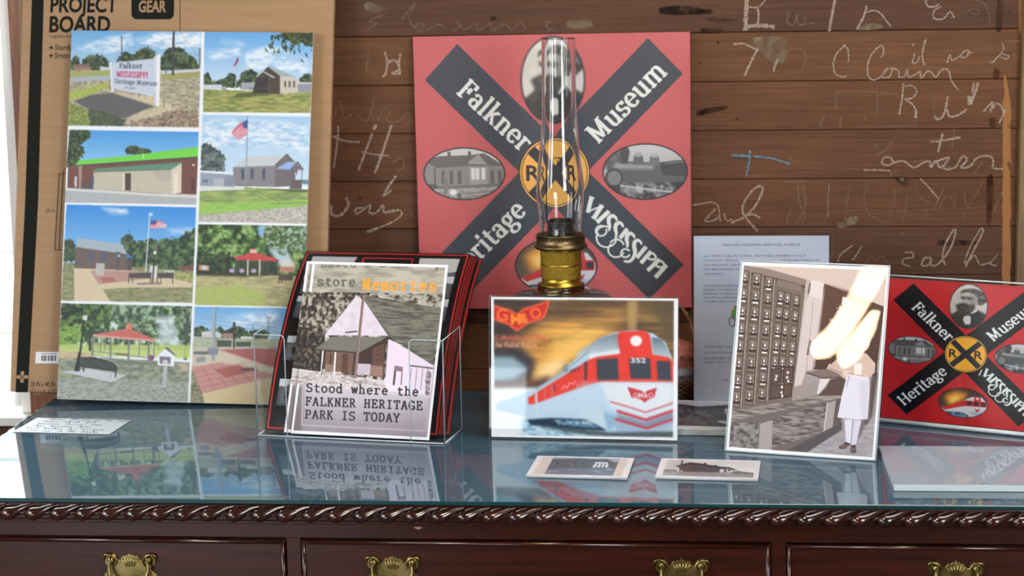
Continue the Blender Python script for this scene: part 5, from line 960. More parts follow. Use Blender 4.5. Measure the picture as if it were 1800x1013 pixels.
    # chalk handwriting, board by board
    for v, w, mi, pts in (
        (C_, 9, 0, [(274, -20), (268, 60), (266, 130)]), (C_, 8, 0, [(270, 112), (330, 108), (390, 114)]), (C_, 3, 0, [(276, 30), (320, 30), (355, -5)]), (C_, 4, 0, [(318, 35), (322, 70), (318, 100)]),
        (C_, 4, 1, [(450, 55), (442, 95), (470, 105), (485, 60), (490, 100), (520, 100), (516, 60)]), (C_, 4, 1, [(540, 105), (560, 95)]), (A_, 7, 0, [(112, 0), (90, 110), (70, 225)]), (A_, 6, 0, [(340, 40), (320, 110), (270, 205)]), (A_, 4, 0, [(340, 90), (380, 75), (430, 90), (480, 150), (510, 190)]),
        (A_, 5, 0, [(755, -10), (770, 40), (810, 50), (855, 30)]), (A_, 4, 0, [(870, 45), (820, 75), (815, 125), (860, 140), (900, 120), (915, 95), (940, 85), (960, 130)]), (A_, 3.5, 1, [(930, 130), (1000, 105), (1060, 75), (1110, 60), (1140, 90), (1110, 105), (1085, 90)]), (A_, 4, 1, [(1110, 0), (1180, 30), (1210, 110), (1215, 175)]), (A_, 3.5, 1, [(1375, 95), (1420, 75), (1440, 110)]),
        (C_, 4, 0, [(215, 187), (260, 185), (300, 205), (320, 210)]), (C_, 5, 0, [(320, 205), (290, 260), (262, 322)]), (C_, 5, 0, [(405, 250), (390, 280), (385, 305)]), (C_, 3, 1, [(440, 220), (490, 205), (520, 235), (505, 310)]),
        (A_, 4.2, 0, [(180, 320), (120, 390), (100, 470), (120, 530), (170, 548), (195, 540)]), (A_, 4, 0, [(180, 320), (205, 360), (210, 440)]), (A_, 3, 1, [(215, 500), (240, 540), (215, 575), (190, 575)]),
        (A_, 4.2, 0, [(440, 410), (460, 370), (440, 325), (380, 380), (345, 460), (350, 540), (385, 570), (440, 545), (490, 490), (520, 490), (500, 545), (450, 550), (480, 490), (560, 500), (570, 550), (610, 540), (625, 495), (640, 550), (700, 520), (720, 510), (725, 555), (770, 510), (800, 515), (830, 550), (870, 500), (920, 500), (940, 570), (990, 645)]),
        (A_, 4, 0, [(680, 380), (665, 450), (700, 440), (715, 400)]), (A_, 5, 0, [(668, 312), (672, 325)]), (A_, 4.5, 0, [(758, 280), (735, 380), (745, 455), (760, 450)]), (A_, 3, 1, [(700, 330), (790, 325)]),
        (A_, 3.5, 1, [(950, 290), (945, 320)]), (A_, 4, 0, [(910, 450), (930, 390), (945, 430), (1000, 400), (1040, 360), (1070, 370), (1040, 410), (990, 400)]), (A_, 3, 0, [(1050, 380), (1100, 375)]), (A_, 6, 0, [(1215, 440), (1240, 450)]), (A_, 4, 0, [(1240, 440), (1310, 360), (1305, 310)]), (A_, 4, 0, [(1300, 380), (1350, 400), (1330, 420), (1290, 405)]), (A_, 4, 1, [(1380, 400), (1420, 370), (1425, 405), (1390, 410)]), (A_, 4, 1, [(1340, 290), (1460, 300)]),
        (A_, 4.5, 1, [(115, 790), (125, 655)]), (A_, 4.5, 1, [(125, 655), (200, 650), (300, 652), (420, 655)]), (A_, 4, 1, [(415, 660), (412, 820)]), (A_, 3, 1, [(430, 665), (560, 670)]), (A_, 5, 0, [(600, 595), (590, 700), (570, 815)]), (A_, 4, 0, [(610, 615), (660, 610), (695, 650), (660, 700), (610, 705), (660, 740), (690, 790), (690, 840)]), (A_, 6, 0, [(690, 780), (685, 840)]), (A_, 4, 1, [(685, 840), (660, 890), (430, 905)]),
        (A_, 4, 1, [(820, 690), (812, 770), (830, 830)]), (A_, 6, 0, [(820, 830), (850, 850), (890, 810), (915, 690)]), (A_, 6, 0, [(910, 780), (930, 830), (990, 820), (1050, 780)]), (A_, 8, 0, [(1130, 590), (1110, 660), (1075, 740)]), (A_, 5, 0, [(1100, 590), (1090, 660)]), (A_, 5, 0, [(1170, 795), (1220, 740), (1240, 730), (1215, 800), (1260, 740), (1290, 750), (1310, 790), (1330, 780)]), (A_, 5, 0, [(1330, 785), (1300, 840), (1280, 880)]),
        (A_, 5, 1, [(35, 825), (0, 905)]), (A_, 4, 1, [(160, 815), (145, 905)]), (A_, 3, 1, [(320, 825), (338, 870)]), (B_, 5, 1, [(365, 110), (358, 150)]), (B_, 4, 1, [(465, 100), (420, 160), (360, 190)]),
        (B_, 6, 0, [(785, 55), (770, 110), (755, 170)]), (B_, 4, 0, [(705, 105), (780, 100), (890, 75)]), (B_, 4, 1, [(860, 10), (845, 150)]), (B_, 4, 0, [(805, 95), (900, 80)]),
        (B_, 5, 0, [(470, 235), (450, 205), (410, 210), (400, 245), (440, 255), (480, 235), (540, 230), (600, 270), (660, 240), (700, 230), (710, 270), (740, 225), (770, 270), (830, 205), (790, 275), (860, 270), (910, 200), (940, 220), (900, 270), (960, 260), (1000, 210), (1060, 195), (1105, 215), (1105, 270), (1165, 280)]), (B_, 6, 0, [(700, 265), (740, 235), (790, 215), (830, 205)]), (B_, 4, 0, [(280, 285), (370, 285), (450, 290)]), (B_, 3, 1, [(100, 270), (270, 285)]), (B_, 4, 1, [(600, 230), (700, 225), (840, 270)]), (B_, 4, 1, [(460, 290), (450, 315), (480, 310), (490, 285)]), (B_, 4, 1, [(1040, 230), (1000, 290), (970, 315)]),
        (C_, 6, 2, [(205, 660), (240, 660), (285, 662)]), (C_, 4.5, 2, [(300, 662), (380, 672), (455, 695)]), (C_, 4.5, 2, [(285, 635), (283, 680), (270, 745)]), (C_, 2.0, 1, [(35, 706), (115, 722)]), (C_, 2.0, 1, [(270, 748), (350, 746)]), (C_, 2.5, 1, [(120, 680), (180, 672)]), (C_, 2.5, 1, [(440, 670), (520, 685), (600, 692)]), (C_, 2.5, 1, [(430, 715), (445, 690)]),
        (C_, 3, 0, [(40, 870), (140, 862), (160, 940)]), (C_, 3.5, 0, [(140, 885), (95, 935), (130, 935), (160, 915)]), (C_, 3, 0, [(175, 905), (185, 935), (210, 930)]), (C_, 4.5, 0, [(205, 945), (260, 920), (310, 870), (340, 800), (310, 795), (265, 850), (255, 900), (290, 950), (318, 980)]), (C_, 4, 0, [(265, 915), (300, 910), (330, 925)]),
        (C_, 3, 1, [(430, 775), (510, 768), (620, 780)]), (C_, 4, 1, [(485, 775), (495, 860), (520, 920), (500, 940)]), (C_, 4, 1, [(510, 775), (520, 880), (480, 945)]), (C_, 3, 1, [(620, 790), (615, 920)]), (C_, 3, 1, [(440, 945), (460, 880)]),
        (B_, 3.5, 1, [(65, 370), (50, 470), (55, 570), (30, 610)]), (B_, 3.5, 1, [(200, 370), (180, 480), (165, 600)]), (B_, 3, 1, [(330, 360), (285, 450), (310, 560), (370, 600), (430, 620), (460, 540), (480, 470), (475, 390)]), (B_, 3.5, 1, [(480, 470), (495, 545), (540, 545), (560, 450)]), (B_, 4, 1, [(545, 545), (530, 610)]), (B_, 2.5, 1, [(50, 548), (280, 540), (540, 545), (860, 530)]), (B_, 3, 1, [(610, 350), (630, 440), (690, 490), (740, 500), (790, 420)]), (B_, 4, 0, [(640, 340), (700, 400), (760, 470)]), (B_, 3.5, 1, [(800, 390), (740, 510), (760, 555), (790, 470), (830, 450), (860, 520), (870, 440)]), (B_, 3.5, 1, [(920, 410), (940, 520), (990, 450), (1040, 360)]), (B_, 2.5, 1, [(860, 530), (980, 525), (1060, 515)]), (B_, 4, 1, [(1165, 430), (1130, 500), (1100, 560)]), (B_, 3, 1, [(680, 530), (680, 600)]), (B_, 4, 1, [(920, 560), (918, 595)]),
        (B_, 4, 0, [(115, 870), (140, 820), (210, 765)]), (B_, 4, 0, [(210, 860), (240, 820), (268, 770), (260, 790)]), (B_, 3, 1, [(290, 880), (340, 830), (350, 870), (400, 830), (430, 880)]), (B_, 4, 0, [(545, 810), (590, 810), (595, 840), (540, 850), (530, 880), (580, 900)]), (B_, 5, 0, [(715, 845), (670, 845), (650, 890), (690, 890), (715, 850), (710, 890), (760, 880), (830, 790), (865, 690), (855, 665), (800, 760), (785, 840), (800, 890)]), (B_, 5, 0, [(1030, 650), (1040, 680), (990, 780), (930, 900)]), (B_, 3.5, 0, [(1025, 660), (960, 770), (925, 880), (985, 830), (1000, 850), (1020, 890)]), (B_, 4, 0, [(1030, 890), (1090, 870), (1135, 820), (1090, 880), (1130, 895)]), (B_, 3, 1, [(530, 670), (530, 705)]),
        (D_, 4, 1, [(150, 120), (190, 95), (160, 85), (215, 60)]), (D_, 3.5, 1, [(290, 80), (330, 30), (345, 15), (320, 70), (350, 120), (375, 125), (370, 105), (340, 110)]), (E_, 3.5, 1, [(455, 110), (490, 90), (470, 75), (500, 105), (540, 85), (550, 110), (590, 85), (600, 110), (640, 85), (670, 108), (700, 80), (720, 105)]), (E_, 3.5, 1, [(780, 80), (805, 75), (790, 95), (815, 105), (790, 112)]), (E_, 3, 1, [(310, 110), (340, 80), (370, 105), (400, 85), (440, 105)]),
        (D_, 4, 1, [(160, 210), (150, 260), (143, 300)]), (D_, 5, 0, [(222, 210), (232, 250), (225, 300), (210, 310)]), (D_, 4.5, 0, [(285, 215), (280, 260), (285, 298)]), (D_, 4.5, 0, [(228, 265), (250, 245), (270, 250), (280, 280), (250, 298), (288, 298)]), (D_, 3, 1, [(20, 260), (60, 235), (100, 240)]),
        (D_, 4, 1, [(20, 470), (40, 410), (60, 480), (100, 460), (150, 490), (180, 400), (170, 470), (200, 480), (215, 440), (240, 450), (230, 490), (280, 490), (310, 460), (330, 490), (300, 505)]), (D_, 7, 0, [(187, 505), (178, 525)]), (D_, 5, 0, [(172, 540), (145, 610), (115, 690)]), (D_, 5.5, 0, [(250, 505), (232, 560), (205, 640), (182, 700)]), (D_, 3, 0, [(130, 615), (180, 625), (238, 630)]), (D_, 4, 0, [(35, 510), (30, 580), (15, 680)]), (D_, 4, 0, [(10, 550), (60, 570), (120, 575)]),
        (D_, 4, 1, [(250, 660), (290, 640), (300, 670), (270, 700)]), (D_, 5, 0, [(270, 710), (240, 750), (215, 795)]), (D_, 4, 0, [(215, 795), (250, 770)]), (D_, 3, 1, [(290, 700), (300, 720)]), (D_, 6, 0, [(65, 800), (75, 830), (45, 870), (10, 870), (5, 830)]), (D_, 4.5, 0, [(135, 840), (105, 845), (110, 865), (140, 845), (165, 830), (160, 860), (190, 860), (215, 830), (220, 860), (260, 850)]), (D_, 4, 0, [(250, 860), (280, 850), (290, 870), (250, 900), (180, 930)]), (D_, 6, 0, [(150, 940), (190, 925)]), (D_, 4, 1, [(290, 850), (320, 850), (340, 880)])):
        stroke(v, pts, w*.8 if v[2] > .3 else w*.64, mi)
    me = bpy.data.meshes.new('wall_back'); bm.faces.ensure_lookup_table(); bm.to_mesh(me)
    at = me.color_attributes.new('ink', 'FLOAT_COLOR', 'CORNER'); cols = np.ones((len(me.loops), 4), np.float32); li = np.zeros(len(me.polygons), np.int32); me.polygons.foreach_get('loop_start', li); li = np.append(li, len(me.loops))
    for a, b, c in tones: cols[li[a]:li[b], :3] = lin(c)
    at.data.foreach_set('color', cols.ravel()); bm.free()
    o = link('wall_back', me, None, [M['boards']]+CH); o['kind'] = 'structure'
build_wall()
bm = bmesh.new(); box(bm, .557, .66, WALL_Y-.022, WALL_Y+.001, 0, 2.69, .003); structure('trim_1', bm, M['post'])
bm = bmesh.new(); box(bm, WX0, WX0+.085, WALL_Y-.012, WALL_Y+.001, .3, 2.3, .002); structure('trim_2', bm, M['casing'])
floor_m = mat('floor_boards', rgb(84, 56, 38), .5); add_noise_colour(floor_m, rgb(66, 44, 30), rgb(100, 68, 46), 6, (1, 14, 1))
bm = bmesh.new(); box(bm, -2.75, 2.7, -4.5, WALL_Y+.06, -.03, 0); structure('floor', bm, floor_m)
# window beside the boards
bm = bmesh.new()
for a in ((-2.25, WX0-.002, .70, .716), (-2.25, WX0-.002, 2.14, 2.2)): box(bm, a[0], a[1], WALL_Y-.03 if a[2] < 1 else WALL_Y, WALL_Y+.06, a[2], a[3], .002)
for a in ((WX0-.022, WX0-.002), (-2.25, -2.2)): box(bm, a[0], a[1], WALL_Y+.005, WALL_Y+.05, .716, 2.14, .002)
box(bm, -2.2, WX0-.022, WALL_Y+.02, WALL_Y+.045, 1.40, 1.43, .002)
w1 = structure('window_1', bm, M['white_paint'])
bm = bmesh.new(); box(bm, -2.2, WX0-.022, WALL_Y+.030, WALL_Y+.033, .716, 2.14); structure('pane', bm, M['clear'], w1)
dim = mat('room_boards', rgb(120, 88, 64), .8); add_noise_colour(dim, rgb(104, 74, 54), rgb(132, 98, 72), 5, (1, 1, 12))
bm = bmesh.new(); box(bm, -2.75, -2.66, -4.4, WALL_Y+.06, 0, 2.7); box(bm, -2.66, -2.2501, WALL_Y, WALL_Y+.05, .70, 2.7); structure('wall_left', bm, dim)
bm = bmesh.new(); box(bm, 2.6, 2.7, -4.4, WALL_Y+.06, 0, 2.7); structure('wall_right', bm, dim)
bm = bmesh.new(); box(bm, -2.75, 2.7, -4.5, -4.4, 0, 2.7); structure('wall_front', bm, dim)
bm = bmesh.new(); box(bm, -2.75, 2.7, -4.5, WALL_Y+.06, 2.7, 2.78); structure('ceiling', bm, dim)
gm = mat('yard_grass', rgb(150, 158, 130), .9); add_noise_colour(gm, rgb(120, 134, 104), rgb(186, 186, 168), 3)
bm = bmesh.new(); box(bm, -7, 1.0, .3, 9, -.45, -.40); structure('yard_ground', bm, gm)
om = mat('white_siding', rgb(236, 238, 240), .8)
bm = bmesh.new()
for i in range(24): box(bm, -7, 1.0, 4.2-.01*(i % 2), 4.3, -.40+i*.16, -.40+i*.16+.158, .003, 1)
structure('exterior_wall', bm, om)
bm = bmesh.new()
def loopback(cx, y, w, h):
    tube(bm, smooth_pts([(cx-w/2, y, -.4), (cx-w/2, y, .2), (cx-w/2*.95, y+.05, h-.1), (cx, y+.08, h), (cx+w/2*.95, y+.05, h-.1), (cx+w/2, y, .2), (cx+w/2, y, -.4)], 6), .022, 10)
loopback(-1.545, 1.35, .17, .60)
gc = obj('garden_chair', bm, M['white_paint'], None, True); tag(gc, 'white curved metal chair back outside the bright window', 'chair')
# ---------------------------------------------------------------- desk and its glass
DX0, DX1, DY0, DY1, WT = -1.078, 0.685, -0.702, 0.012, 0.774
def X(px, y=-.69): return float(survey(px, 950, y=y)[0])
desk = empty('desk', Matrix.Translation((-.2, -.35, 0)), 'polished mahogany desk with rope carved edge and brass drawer pulls', 'desk')
def dpart(name, bm, m, parent=None, smooth=False):
    o = obj(name, bm, m, parent or desk, smooth)
    if parent is None: o.matrix_parent_inverse = desk.matrix_world.inverted()
    return o
bpy.context.view_layer.update()
bm = bmesh.new(); box(bm, DX0+.004, DX1-.004, DY0+.004, DY1, .748, WT, .003); box(bm, DX0+.012, DX1-.012, DY0+.012, DY1, .7425, .748, .001)
dpart('desk_top', bm, M['mahogany'])
def lobe(bm, org, ax, per):
    k = per/.035; z0 = .7615
    P = smooth_pts([(-.006*k, -.003, -.0030), (.002*k, -.006, -.0032), (.010*k, -.007, -.0018), (.019*k, -.0055, .0020), (.029*k, -.002, .0062), (.042*k, .002, .0085)], 3)
    R = np.interp(np.linspace(0, 1, len(P)), [0, .08, .22, .36, .55, .75, 1], [.0025, .0075, .0094, .0092, .0066, .0042, .0018]); out = Vector((-ax.y, ax.x, 0))*-1
    out = Vector((ax.y, -ax.x, 0))
    tube(bm, [Vector(org)+ax*p[0]+out*(-p[1])+Vector((0, 0, z0+p[2])) for p in P], list(R), 9)
    Q = [Vector(org)+ax*(p[0]+.016*k)+out*(-p[1]*.8)+Vector((0, 0, z0+p[2]+.0005)) for p in P[4:]]
    tube(bm, Q, list(R[4:]*.30), 6)
bm = bmesh.new(); n = 50; per = (DX1-DX0)/n
for i in range(n): lobe(bm, (DX0+i*per, DY0+.004, 0), Vector((1, 0, 0)), per)
ns = 20; ps = (DY1-DY0)/ns
for i in range(ns): lobe(bm, (DX0+.004, DY1-i*ps, 0), Vector((0, -1, 0)), ps); lobe(bm, (DX1-.004, DY0+i*ps, 0), Vector((0, 1, 0)), ps)
dpart('carved_edge', bm, M['carved'])
bm = bmesh.new(); FY = -.686
box(bm, DX0+.02, DX1-.02, FY, DY1-.01, .722, .7425, .001)                   # frieze under the top
xe = [X(-58), X(502), X(527), X(1357), X(1382), X(1990)]
box(bm, DX0+.02, DX1-.02, FY+.012, DY1-.01, .60, .722)
for a, b in ((DX0+.02, xe[0]), (xe[1], xe[2]), (xe[3], xe[4]), (xe[5], DX1-.02)): box(bm, a, b, FY, FY+.013, .60, .7225, .0008)
for xc in (DX0+.23, DX1-.23): box(bm, xc-.20, xc+.20, FY+.003, DY1-.02, 0, .60, .003)
dpart('carcass', bm, M['mahogany'])
bm = bmesh.new(); tube(bm, [(X(728), FY-.0003, .7385), (X(728)+.006, FY-.0008, .7375), (X(728)+.011, FY-.0003, .7385)], [.001, .0022, .001], 6)
dpart('worn_nick', bm, mat('bare_wood', rgb(170, 140, 110), .7))
def backplate(bm, cx, cz, y):
    half = [(0, 17.5), (2, 13), (5, 14), (7, 11), (10.5, 12.5), (13, 9), (16, 5), (18.5, 6.5), (20, 11), (24, 14.5), (30, 14), (34.5, 10), (37, 4), (35.5, -2), (31, -5), (29, -9), (33, -13), (38, -15), (39, -20), (33, -25), (25, -23), (19, -18), (14, -24), (8, -30), (3, -32), (0, -37)]
    pts = half+[(-x, z) for x, z in half[-2:0:-1]]; t = bmesh.new()
    vs = [t.verts.new((x*.00098, 0, z*.00098)) for x, z in pts]; f = t.faces.new(vs); r = bmesh.ops.extrude_face_region(t, geom=[f]); bmesh.ops.translate(t, vec=(0, -.0022, 0), verts=[v for v in r['geom'] if isinstance(v, bmesh.types.BMVert)])
    bmesh.ops.bevel(t, geom=t.edges[:], offset=.0006, segments=1, affect='EDGES'); merge(bm, t, 0, Matrix.Translation((cx, y, cz)))
    for s in (-1, 1):
        c = Vector((cx+s*.0265, y-.004, cz+.0055)); t = bmesh.new(); bmesh.ops.create_uvsphere(t, u_segments=14, v_segments=8, radius=.0058)
        for f in t.faces: f.smooth = True
        merge(bm, t, 0, Matrix.Translation(c)); tube(bm, [c+Vector((0, .005, 0)), c+Vector((0, -.010, 0))], .0028, 8)
        tube(bm, smooth_pts([(cx+s*.037, y-.002, cz+.004), (cx+s*.036, y-.0036, cz+.0115), (cx+s*.030, y-.004, cz+.0135), (cx+s*.023, y-.0036, cz+.011), (cx+s*.0185, y-.003, cz+.004), (cx+s*.021, y-.003, cz-.003)], 4), .0016, 6)
        for k in range(3): tube(bm, [(cx+s*.002*(k+.5), y-.0022, cz-.004), (cx+s*.0042*(k+.6), y-.0034, cz+.009-k*.0012)], [.0006, .0013], 5)
def bail(bm, cx, cz, y):
    tube(bm, smooth_pts([(cx-.0265, y-.011, cz+.0055), (cx-.0275, y-.013, cz-.006), (cx-.0235, y-.016, cz-.018), (cx-.012, y-.018, cz-.0235), (cx, y-.0185, cz-.0225), (cx+.012, y-.018, cz-.0235), (cx+.0235, y-.016, cz-.018), (cx+.0275, y-.013, cz-.006), (cx+.0265, y-.011, cz+.0055)], 5), .0026, 8)
for a, b, hs in ((xe[0], xe[1], (228,)), (xe[2], xe[3], (690, 1198)), (xe[4], xe[5], (1681,))):
    bm = bmesh.new(); a += .0012; b -= .0012; box(bm, a, b, FY-.001, FY+.012, .602, .7195, .0006)
    for q in ([(a+.004, .7165), (b-.004, .7165)], [(a+.004, .606), (b-.004, .606)]): tube(bm, [(q[0][0], FY-.0012, q[0][1]), (q[1][0], FY-.0012, q[1][1])], .0034, 8)
    for x in (a+.0035, b-.0035): tube(bm, [(x, FY-.0012, .605), (x, FY-.0012, .7175)], .0034, 8)
    d = dpart('drawer', bm, M['mahogany'])
    for px in hs:
        bm = bmesh.new(); hx = X(px, FY); backplate(bm, hx, .6835, FY-.001); bail(bm, hx, .6835, FY-.001); h = obj('handle', bm, M['brass'], d); h['label'] = 'ornate brass drawer pull'
bm = bmesh.new(); box(bm, DX0+.013, DX1-.013, DY0-.0005, DY1-.022, WT+.0003, TOP, .0008, 1)
for f in bm.faces:
    f.material_index = 0 if abs(f.normal.z) > .9 or True and abs(f.calc_center_median().z-TOP) < 1e-5 else 1
bm.normal_update()
for f in bm.faces: f.material_index = 0 if abs(f.normal.z) > .9 else 1
tag(obj('glass_sheet', bm, [M['top_glass'], M['top_glass_edge']]), 'sheet of clear glass covering the whole desk top', 'glass top')

# ---------------------------------------------------------------- clear acrylic helpers
def plate(bm, mtx, w, h, t=.0025, x0=None, z0=0.0, em=1):
    """upright clear plate in the X-Z plane of mtx; faces slot 0, cut edges slot em"""
    tb = bmesh.new(); a = -w/2 if x0 is None else x0; box(tb, a, a+w, -t, 0, z0, z0+h); tb.normal_update()
    mp = {v: bm.verts.new(mtx @ v.co) for v in tb.verts}
    for f in tb.faces:
        n = bm.faces.new([mp[v] for v in f.verts]); n.material_index = 0 if abs(f.normal.y) > .9 else em
    tb.free()
I4 = Matrix.Identity(4)
CLEAR = [M['clear'], M['clear_edge'], M['clear_edge_dark']]
def back(d): return Matrix.Translation((0, d, 0))

# ---------------------------------------------------------------- boards and pictures behind the desk
def cardboard(name, P, w, h, t, label, front):
    bm = bmesh.new(); box(bm, -w/2, w/2, -t, 0, 0, h, .0015, 2)
    cm = mat('kraft_cardboard', rgb(170, 132, 92), .75, spec=.2); add_noise_colour(cm, rgb(155, 126, 95), rgb(165, 135, 104), 5, (1, 1, 22))
    o = tag(obj(name, bm, [cm, mat('board_black_ink', rgb(24, 27, 23), .8, spec=.15), mat('board_label_white', rgb(214, 218, 222), .5)]), label, 'project board', 'cardboard project boards'); o.matrix_world = P
    if not front: return o
    H = homography([(39.7, -6.4), (587.6, -3.5), (568.4, 703.6), (17.4, 688.7)], [(-w/2, .674), (w/2, .674), (w/2, 0), (-w/2, 0)])
    bm = bmesh.new(); bm.from_mesh(o.data)
    def face(pts, mi, dep=1):
        q = np.c_[np.array(pts, float), np.ones(len(pts))] @ H.T; q = q[:, :2]/q[:, 2:]
        f = bm.faces.new([bm.verts.new((x, -t-.00012*dep, z)) for x, z in q]); f.material_index = mi
    def word(txt, x, y, size, xs=1.0, bold=0.0, mi=1, dep=1):
        V, T, wd = sans_tris(txt, bold)
        for tri in T: face([(x+V[i, 0]*size*xs-(0.05*(-V[i, 1]*size)) , y-V[i, 1]*size) for i in tri], mi, dep)
    face([(57, -40), (79, -40), (77, 0), (67, 360), (49, 690), (27, 690), (44, 360), (56, 0)], 1)
    # black tag with rounded lower corners, its word left in board colour
    rc = [(231, -60), (307, -60), (306, 24)]+[(296+10*math.cos(a), 24+10*math.sin(a)) for a in np.linspace(0, PI/2, 6)]+[(241+10*math.cos(a), 24+10*math.sin(a)) for a in np.linspace(PI/2, PI, 6)]
    face(rc, 1); word('GEAR', 243, 21, 28, .68, .03, 0, 2); word('PRO', 243, -5, 24, .8, .03, 0, 2)
    word('PROJECT', 87, 21, 37, .80, .03); word('BOARD', 85, 56, 39, .82, .03); word('TABLERO PARA PROYECTOS', 86, 67, 7.5, .9, .0)
    for y, tx in ((88, 'Sturdy construction'), (102, 'Smooth surface')):
        face([(86, y-5), (94, y-5), (94, y-3), (86, y-3)], 1); face([(89, y-8), (91, y-8), (91, y), (89, y)], 1); word(tx, 96, y, 14, .84, .01)
    for x, y0, y1 in ((111.5, 300, 440), (104, 306, 440)): face([(x-.7, y0), (x+.7, y0), (x-7, y1), (x-8.4, y1)], 1)
    for a, b, y in ((112, 122, 297), (112, 122, 304), (101, 108, 306), (95.5, 112, 439.5)): face([(a, y-.6), (b, y-.6), (b, y+.6), (a, y+.6)], 1)
    word('28 in', 80, 373, 8.5, 1.0, .0)
    face([(63, 619), (104, 619), (103, 639), (62, 639)], 2)
    for k, (x, wd) in enumerate(((73, 2), (76, 1), (78, 2.4), (82, 1), (84.5, 2), (88, 1.4), (90.5, 2.2), (94, 1), (96.5, 2))): face([(x, 625), (x+wd, 625), (x+wd, 635), (x, 635)], 1, 2)
    face([(73, 621.5), (100, 621.5), (100, 622.5), (73, 622.5)], 1, 2)
    face([(29.5, 660), (49.5, 660), (49.2, 666), (29.2, 666)], 0, 2); face([(36.5, 653), (42.5, 653), (41.5, 673), (35.5, 673)], 0, 2)
    word('28 IN x 40 IN', 53, 680, 12.5, .62, .01); word('(71.1 cm x 101.6 cm)', 53, 691.5, 12, .66, .0)
    face([(315.6, -60), (316.8, -60), (317.4, 55), (316.2, 55)], 1)
    bm.to_mesh(o.data); bm.free(); return o
cardboard('project_board', pose(-.8684, -.079, .7856, -.02, .200, -.019), .540, .70, .012, 'front kraft cardboard project board with black stripe and printed lettering', True)
bm2 = cardboard('project_board', pose(-.852, -.0630, .7955, -.02, .200, .055), .50, .68, .010, 'plain kraft cardboard board behind the lettered project board', False)
col_ = sheet('photo_collage', paint_collage(), .4134, .6214, .005, [M['poster'], M['edge']])
tag(col_, 'white poster of eight colour park and building photographs leaning on cardboard', 'poster'); col_.matrix_world = pose(-.8362, -.1267, .7850, -.008, .226, -.022)
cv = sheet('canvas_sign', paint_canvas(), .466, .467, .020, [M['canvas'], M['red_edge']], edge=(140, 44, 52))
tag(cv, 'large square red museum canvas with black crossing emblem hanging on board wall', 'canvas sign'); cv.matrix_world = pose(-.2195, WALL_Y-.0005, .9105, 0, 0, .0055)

# ---------------------------------------------------------------- oil lamp
LX, LY = -.1931, -.20
lamp = empty('oil_lamp', Matrix.Translation((LX, LY, TOP)), 'tall glass chimney oil lamp with amber base and brass burner', 'oil lamp')
def lpart(name, bm, m, smooth=True, label=None):
    o = obj(name, bm, m, lamp, smooth)
    if label: o['label'] = label
    return o
def glass(name, col, ior=1.47, rough=0.0):
    m = mat(name, col, rough, ior=ior); bsdf(m).inputs['Transmission Weight'].default_value = 1.0; return m
amber = glass('amber_glass', rgb(236, 176, 84), 1.5)
bm = bmesh.new(); lathe(bm, [(0, .001), (.055, .001), (.066, .004), (.068, .012), (.050, .022), (.026, .040), (.020, .060), (.024, .080), (.045, .100), (.070, .125), (.079, .150), (.0805, .180), (.079, .194), (.071, .2010), (.052, .2045), (.038, .2065), (.037, .211), (.039, .2135), (.030, .2138), (0, .2138)], 64)
lpart('oil_font', bm, amber, label='amber glass oil font')
bm = bmesh.new(); lathe(bm, [(0, .012), (.018, .080), (.040, .104), (.066, .128), (.074, .150), (.075, .160), (0, .1601)], 48); lpart('lamp_oil', bm, mat('lamp_oil', rgb(150, 84, 22), .25))
bm = bmesh.new(); lathe(bm, [(0, .2040), (.0115, .2040), (.0145, .207), (.0145, .2095), (.013, .2102), (.0145, .2115), (.0145, .214), (.012, .2165), (.010, .2150), (0, .2150)], 32, c=(-.009, -.052)); lpart('filler_cap', bm, mat('dull_brass', rgb(120, 112, 84), .4, metal=.9))
brass2 = mat('burner_brass', rgb(176, 146, 58), .32, metal=1.0); dark_brass = mat('tarnished_brass', rgb(116, 100, 70), .38, metal=1.0)
bm = bmesh.new(); lathe(bm, [(.0300, .2138), (.0365, .214), (.037, .217), (.031, .2185), (.0305, .226)], 48)
N, rows = 56, 15
for i in range(rows):                                        # pierced basket: brass net of small openings
    za, zb = .226+i*.00292, .226+(i+1)*.00292; ra, rb = .0305+(za-.226)*.032, .0305+(zb-.226)*.032
    tube(bm, [(ra*math.cos(a), ra*math.sin(a), za) for a in np.linspace(0, 2*PI, 57)], .00052, 5, False)
    for k in range(N):
        a = 2*PI*(k+.5*(i % 2))/N; a2 = 2*PI*(k+.5*((i+1) % 2))/N; b2 = a-(a2-a)
        tube(bm, [(ra*math.cos(a), ra*math.sin(a), za), (rb*math.cos(a2), rb*math.sin(a2), zb)], .0006, 4, False)
        if i % 2 == 0: tube(bm, [(ra*math.cos(a), ra*math.sin(a), za), (rb*math.cos(a-PI/N), rb*math.sin(a-PI/N), zb)], .0006, 4, False)
        else: tube(bm, [(ra*math.cos(a), ra*math.sin(a), za), (rb*math.cos(a+PI/N), rb*math.sin(a+PI/N), zb)], .0006, 4, False)
lathe(bm, [(.0270, .222), (.0285, .272)], 40, mi=1); lathe(bm, [(.0318, .2468), (.0330, .2478), (.0318, .2492)], 48)
lathe(bm, [(.0318, .2695), (.034, .2705), (.034, .2725), (.030, .273)], 48)
lpart('burner', bm, [brass2, mat('burner_inside', rgb(60, 46, 22), .5, metal=.7)], label='pierced yellow brass burner basket')
bm = bmesh.new(); lathe(bm, [(.030, .2735), (.0405, .2735), (.0422, .2755), (.0422, .2785), (.0395, .2800), (.0385, .2860), (.0378, .2935), (.0395, .2950), (.0385, .2962), (.0355, .2950), (.0355, .2800), (.031, .278)], 56, True)
for k in range(36): a = 2*PI*k/36; c = Vector((.0389*math.cos(a), .0389*math.sin(a), .2895)); tube(bm, [c, c*1.0+Vector((.0006*math.cos(a), .0006*math.sin(a), 0))], .0012, 6, True, 1)
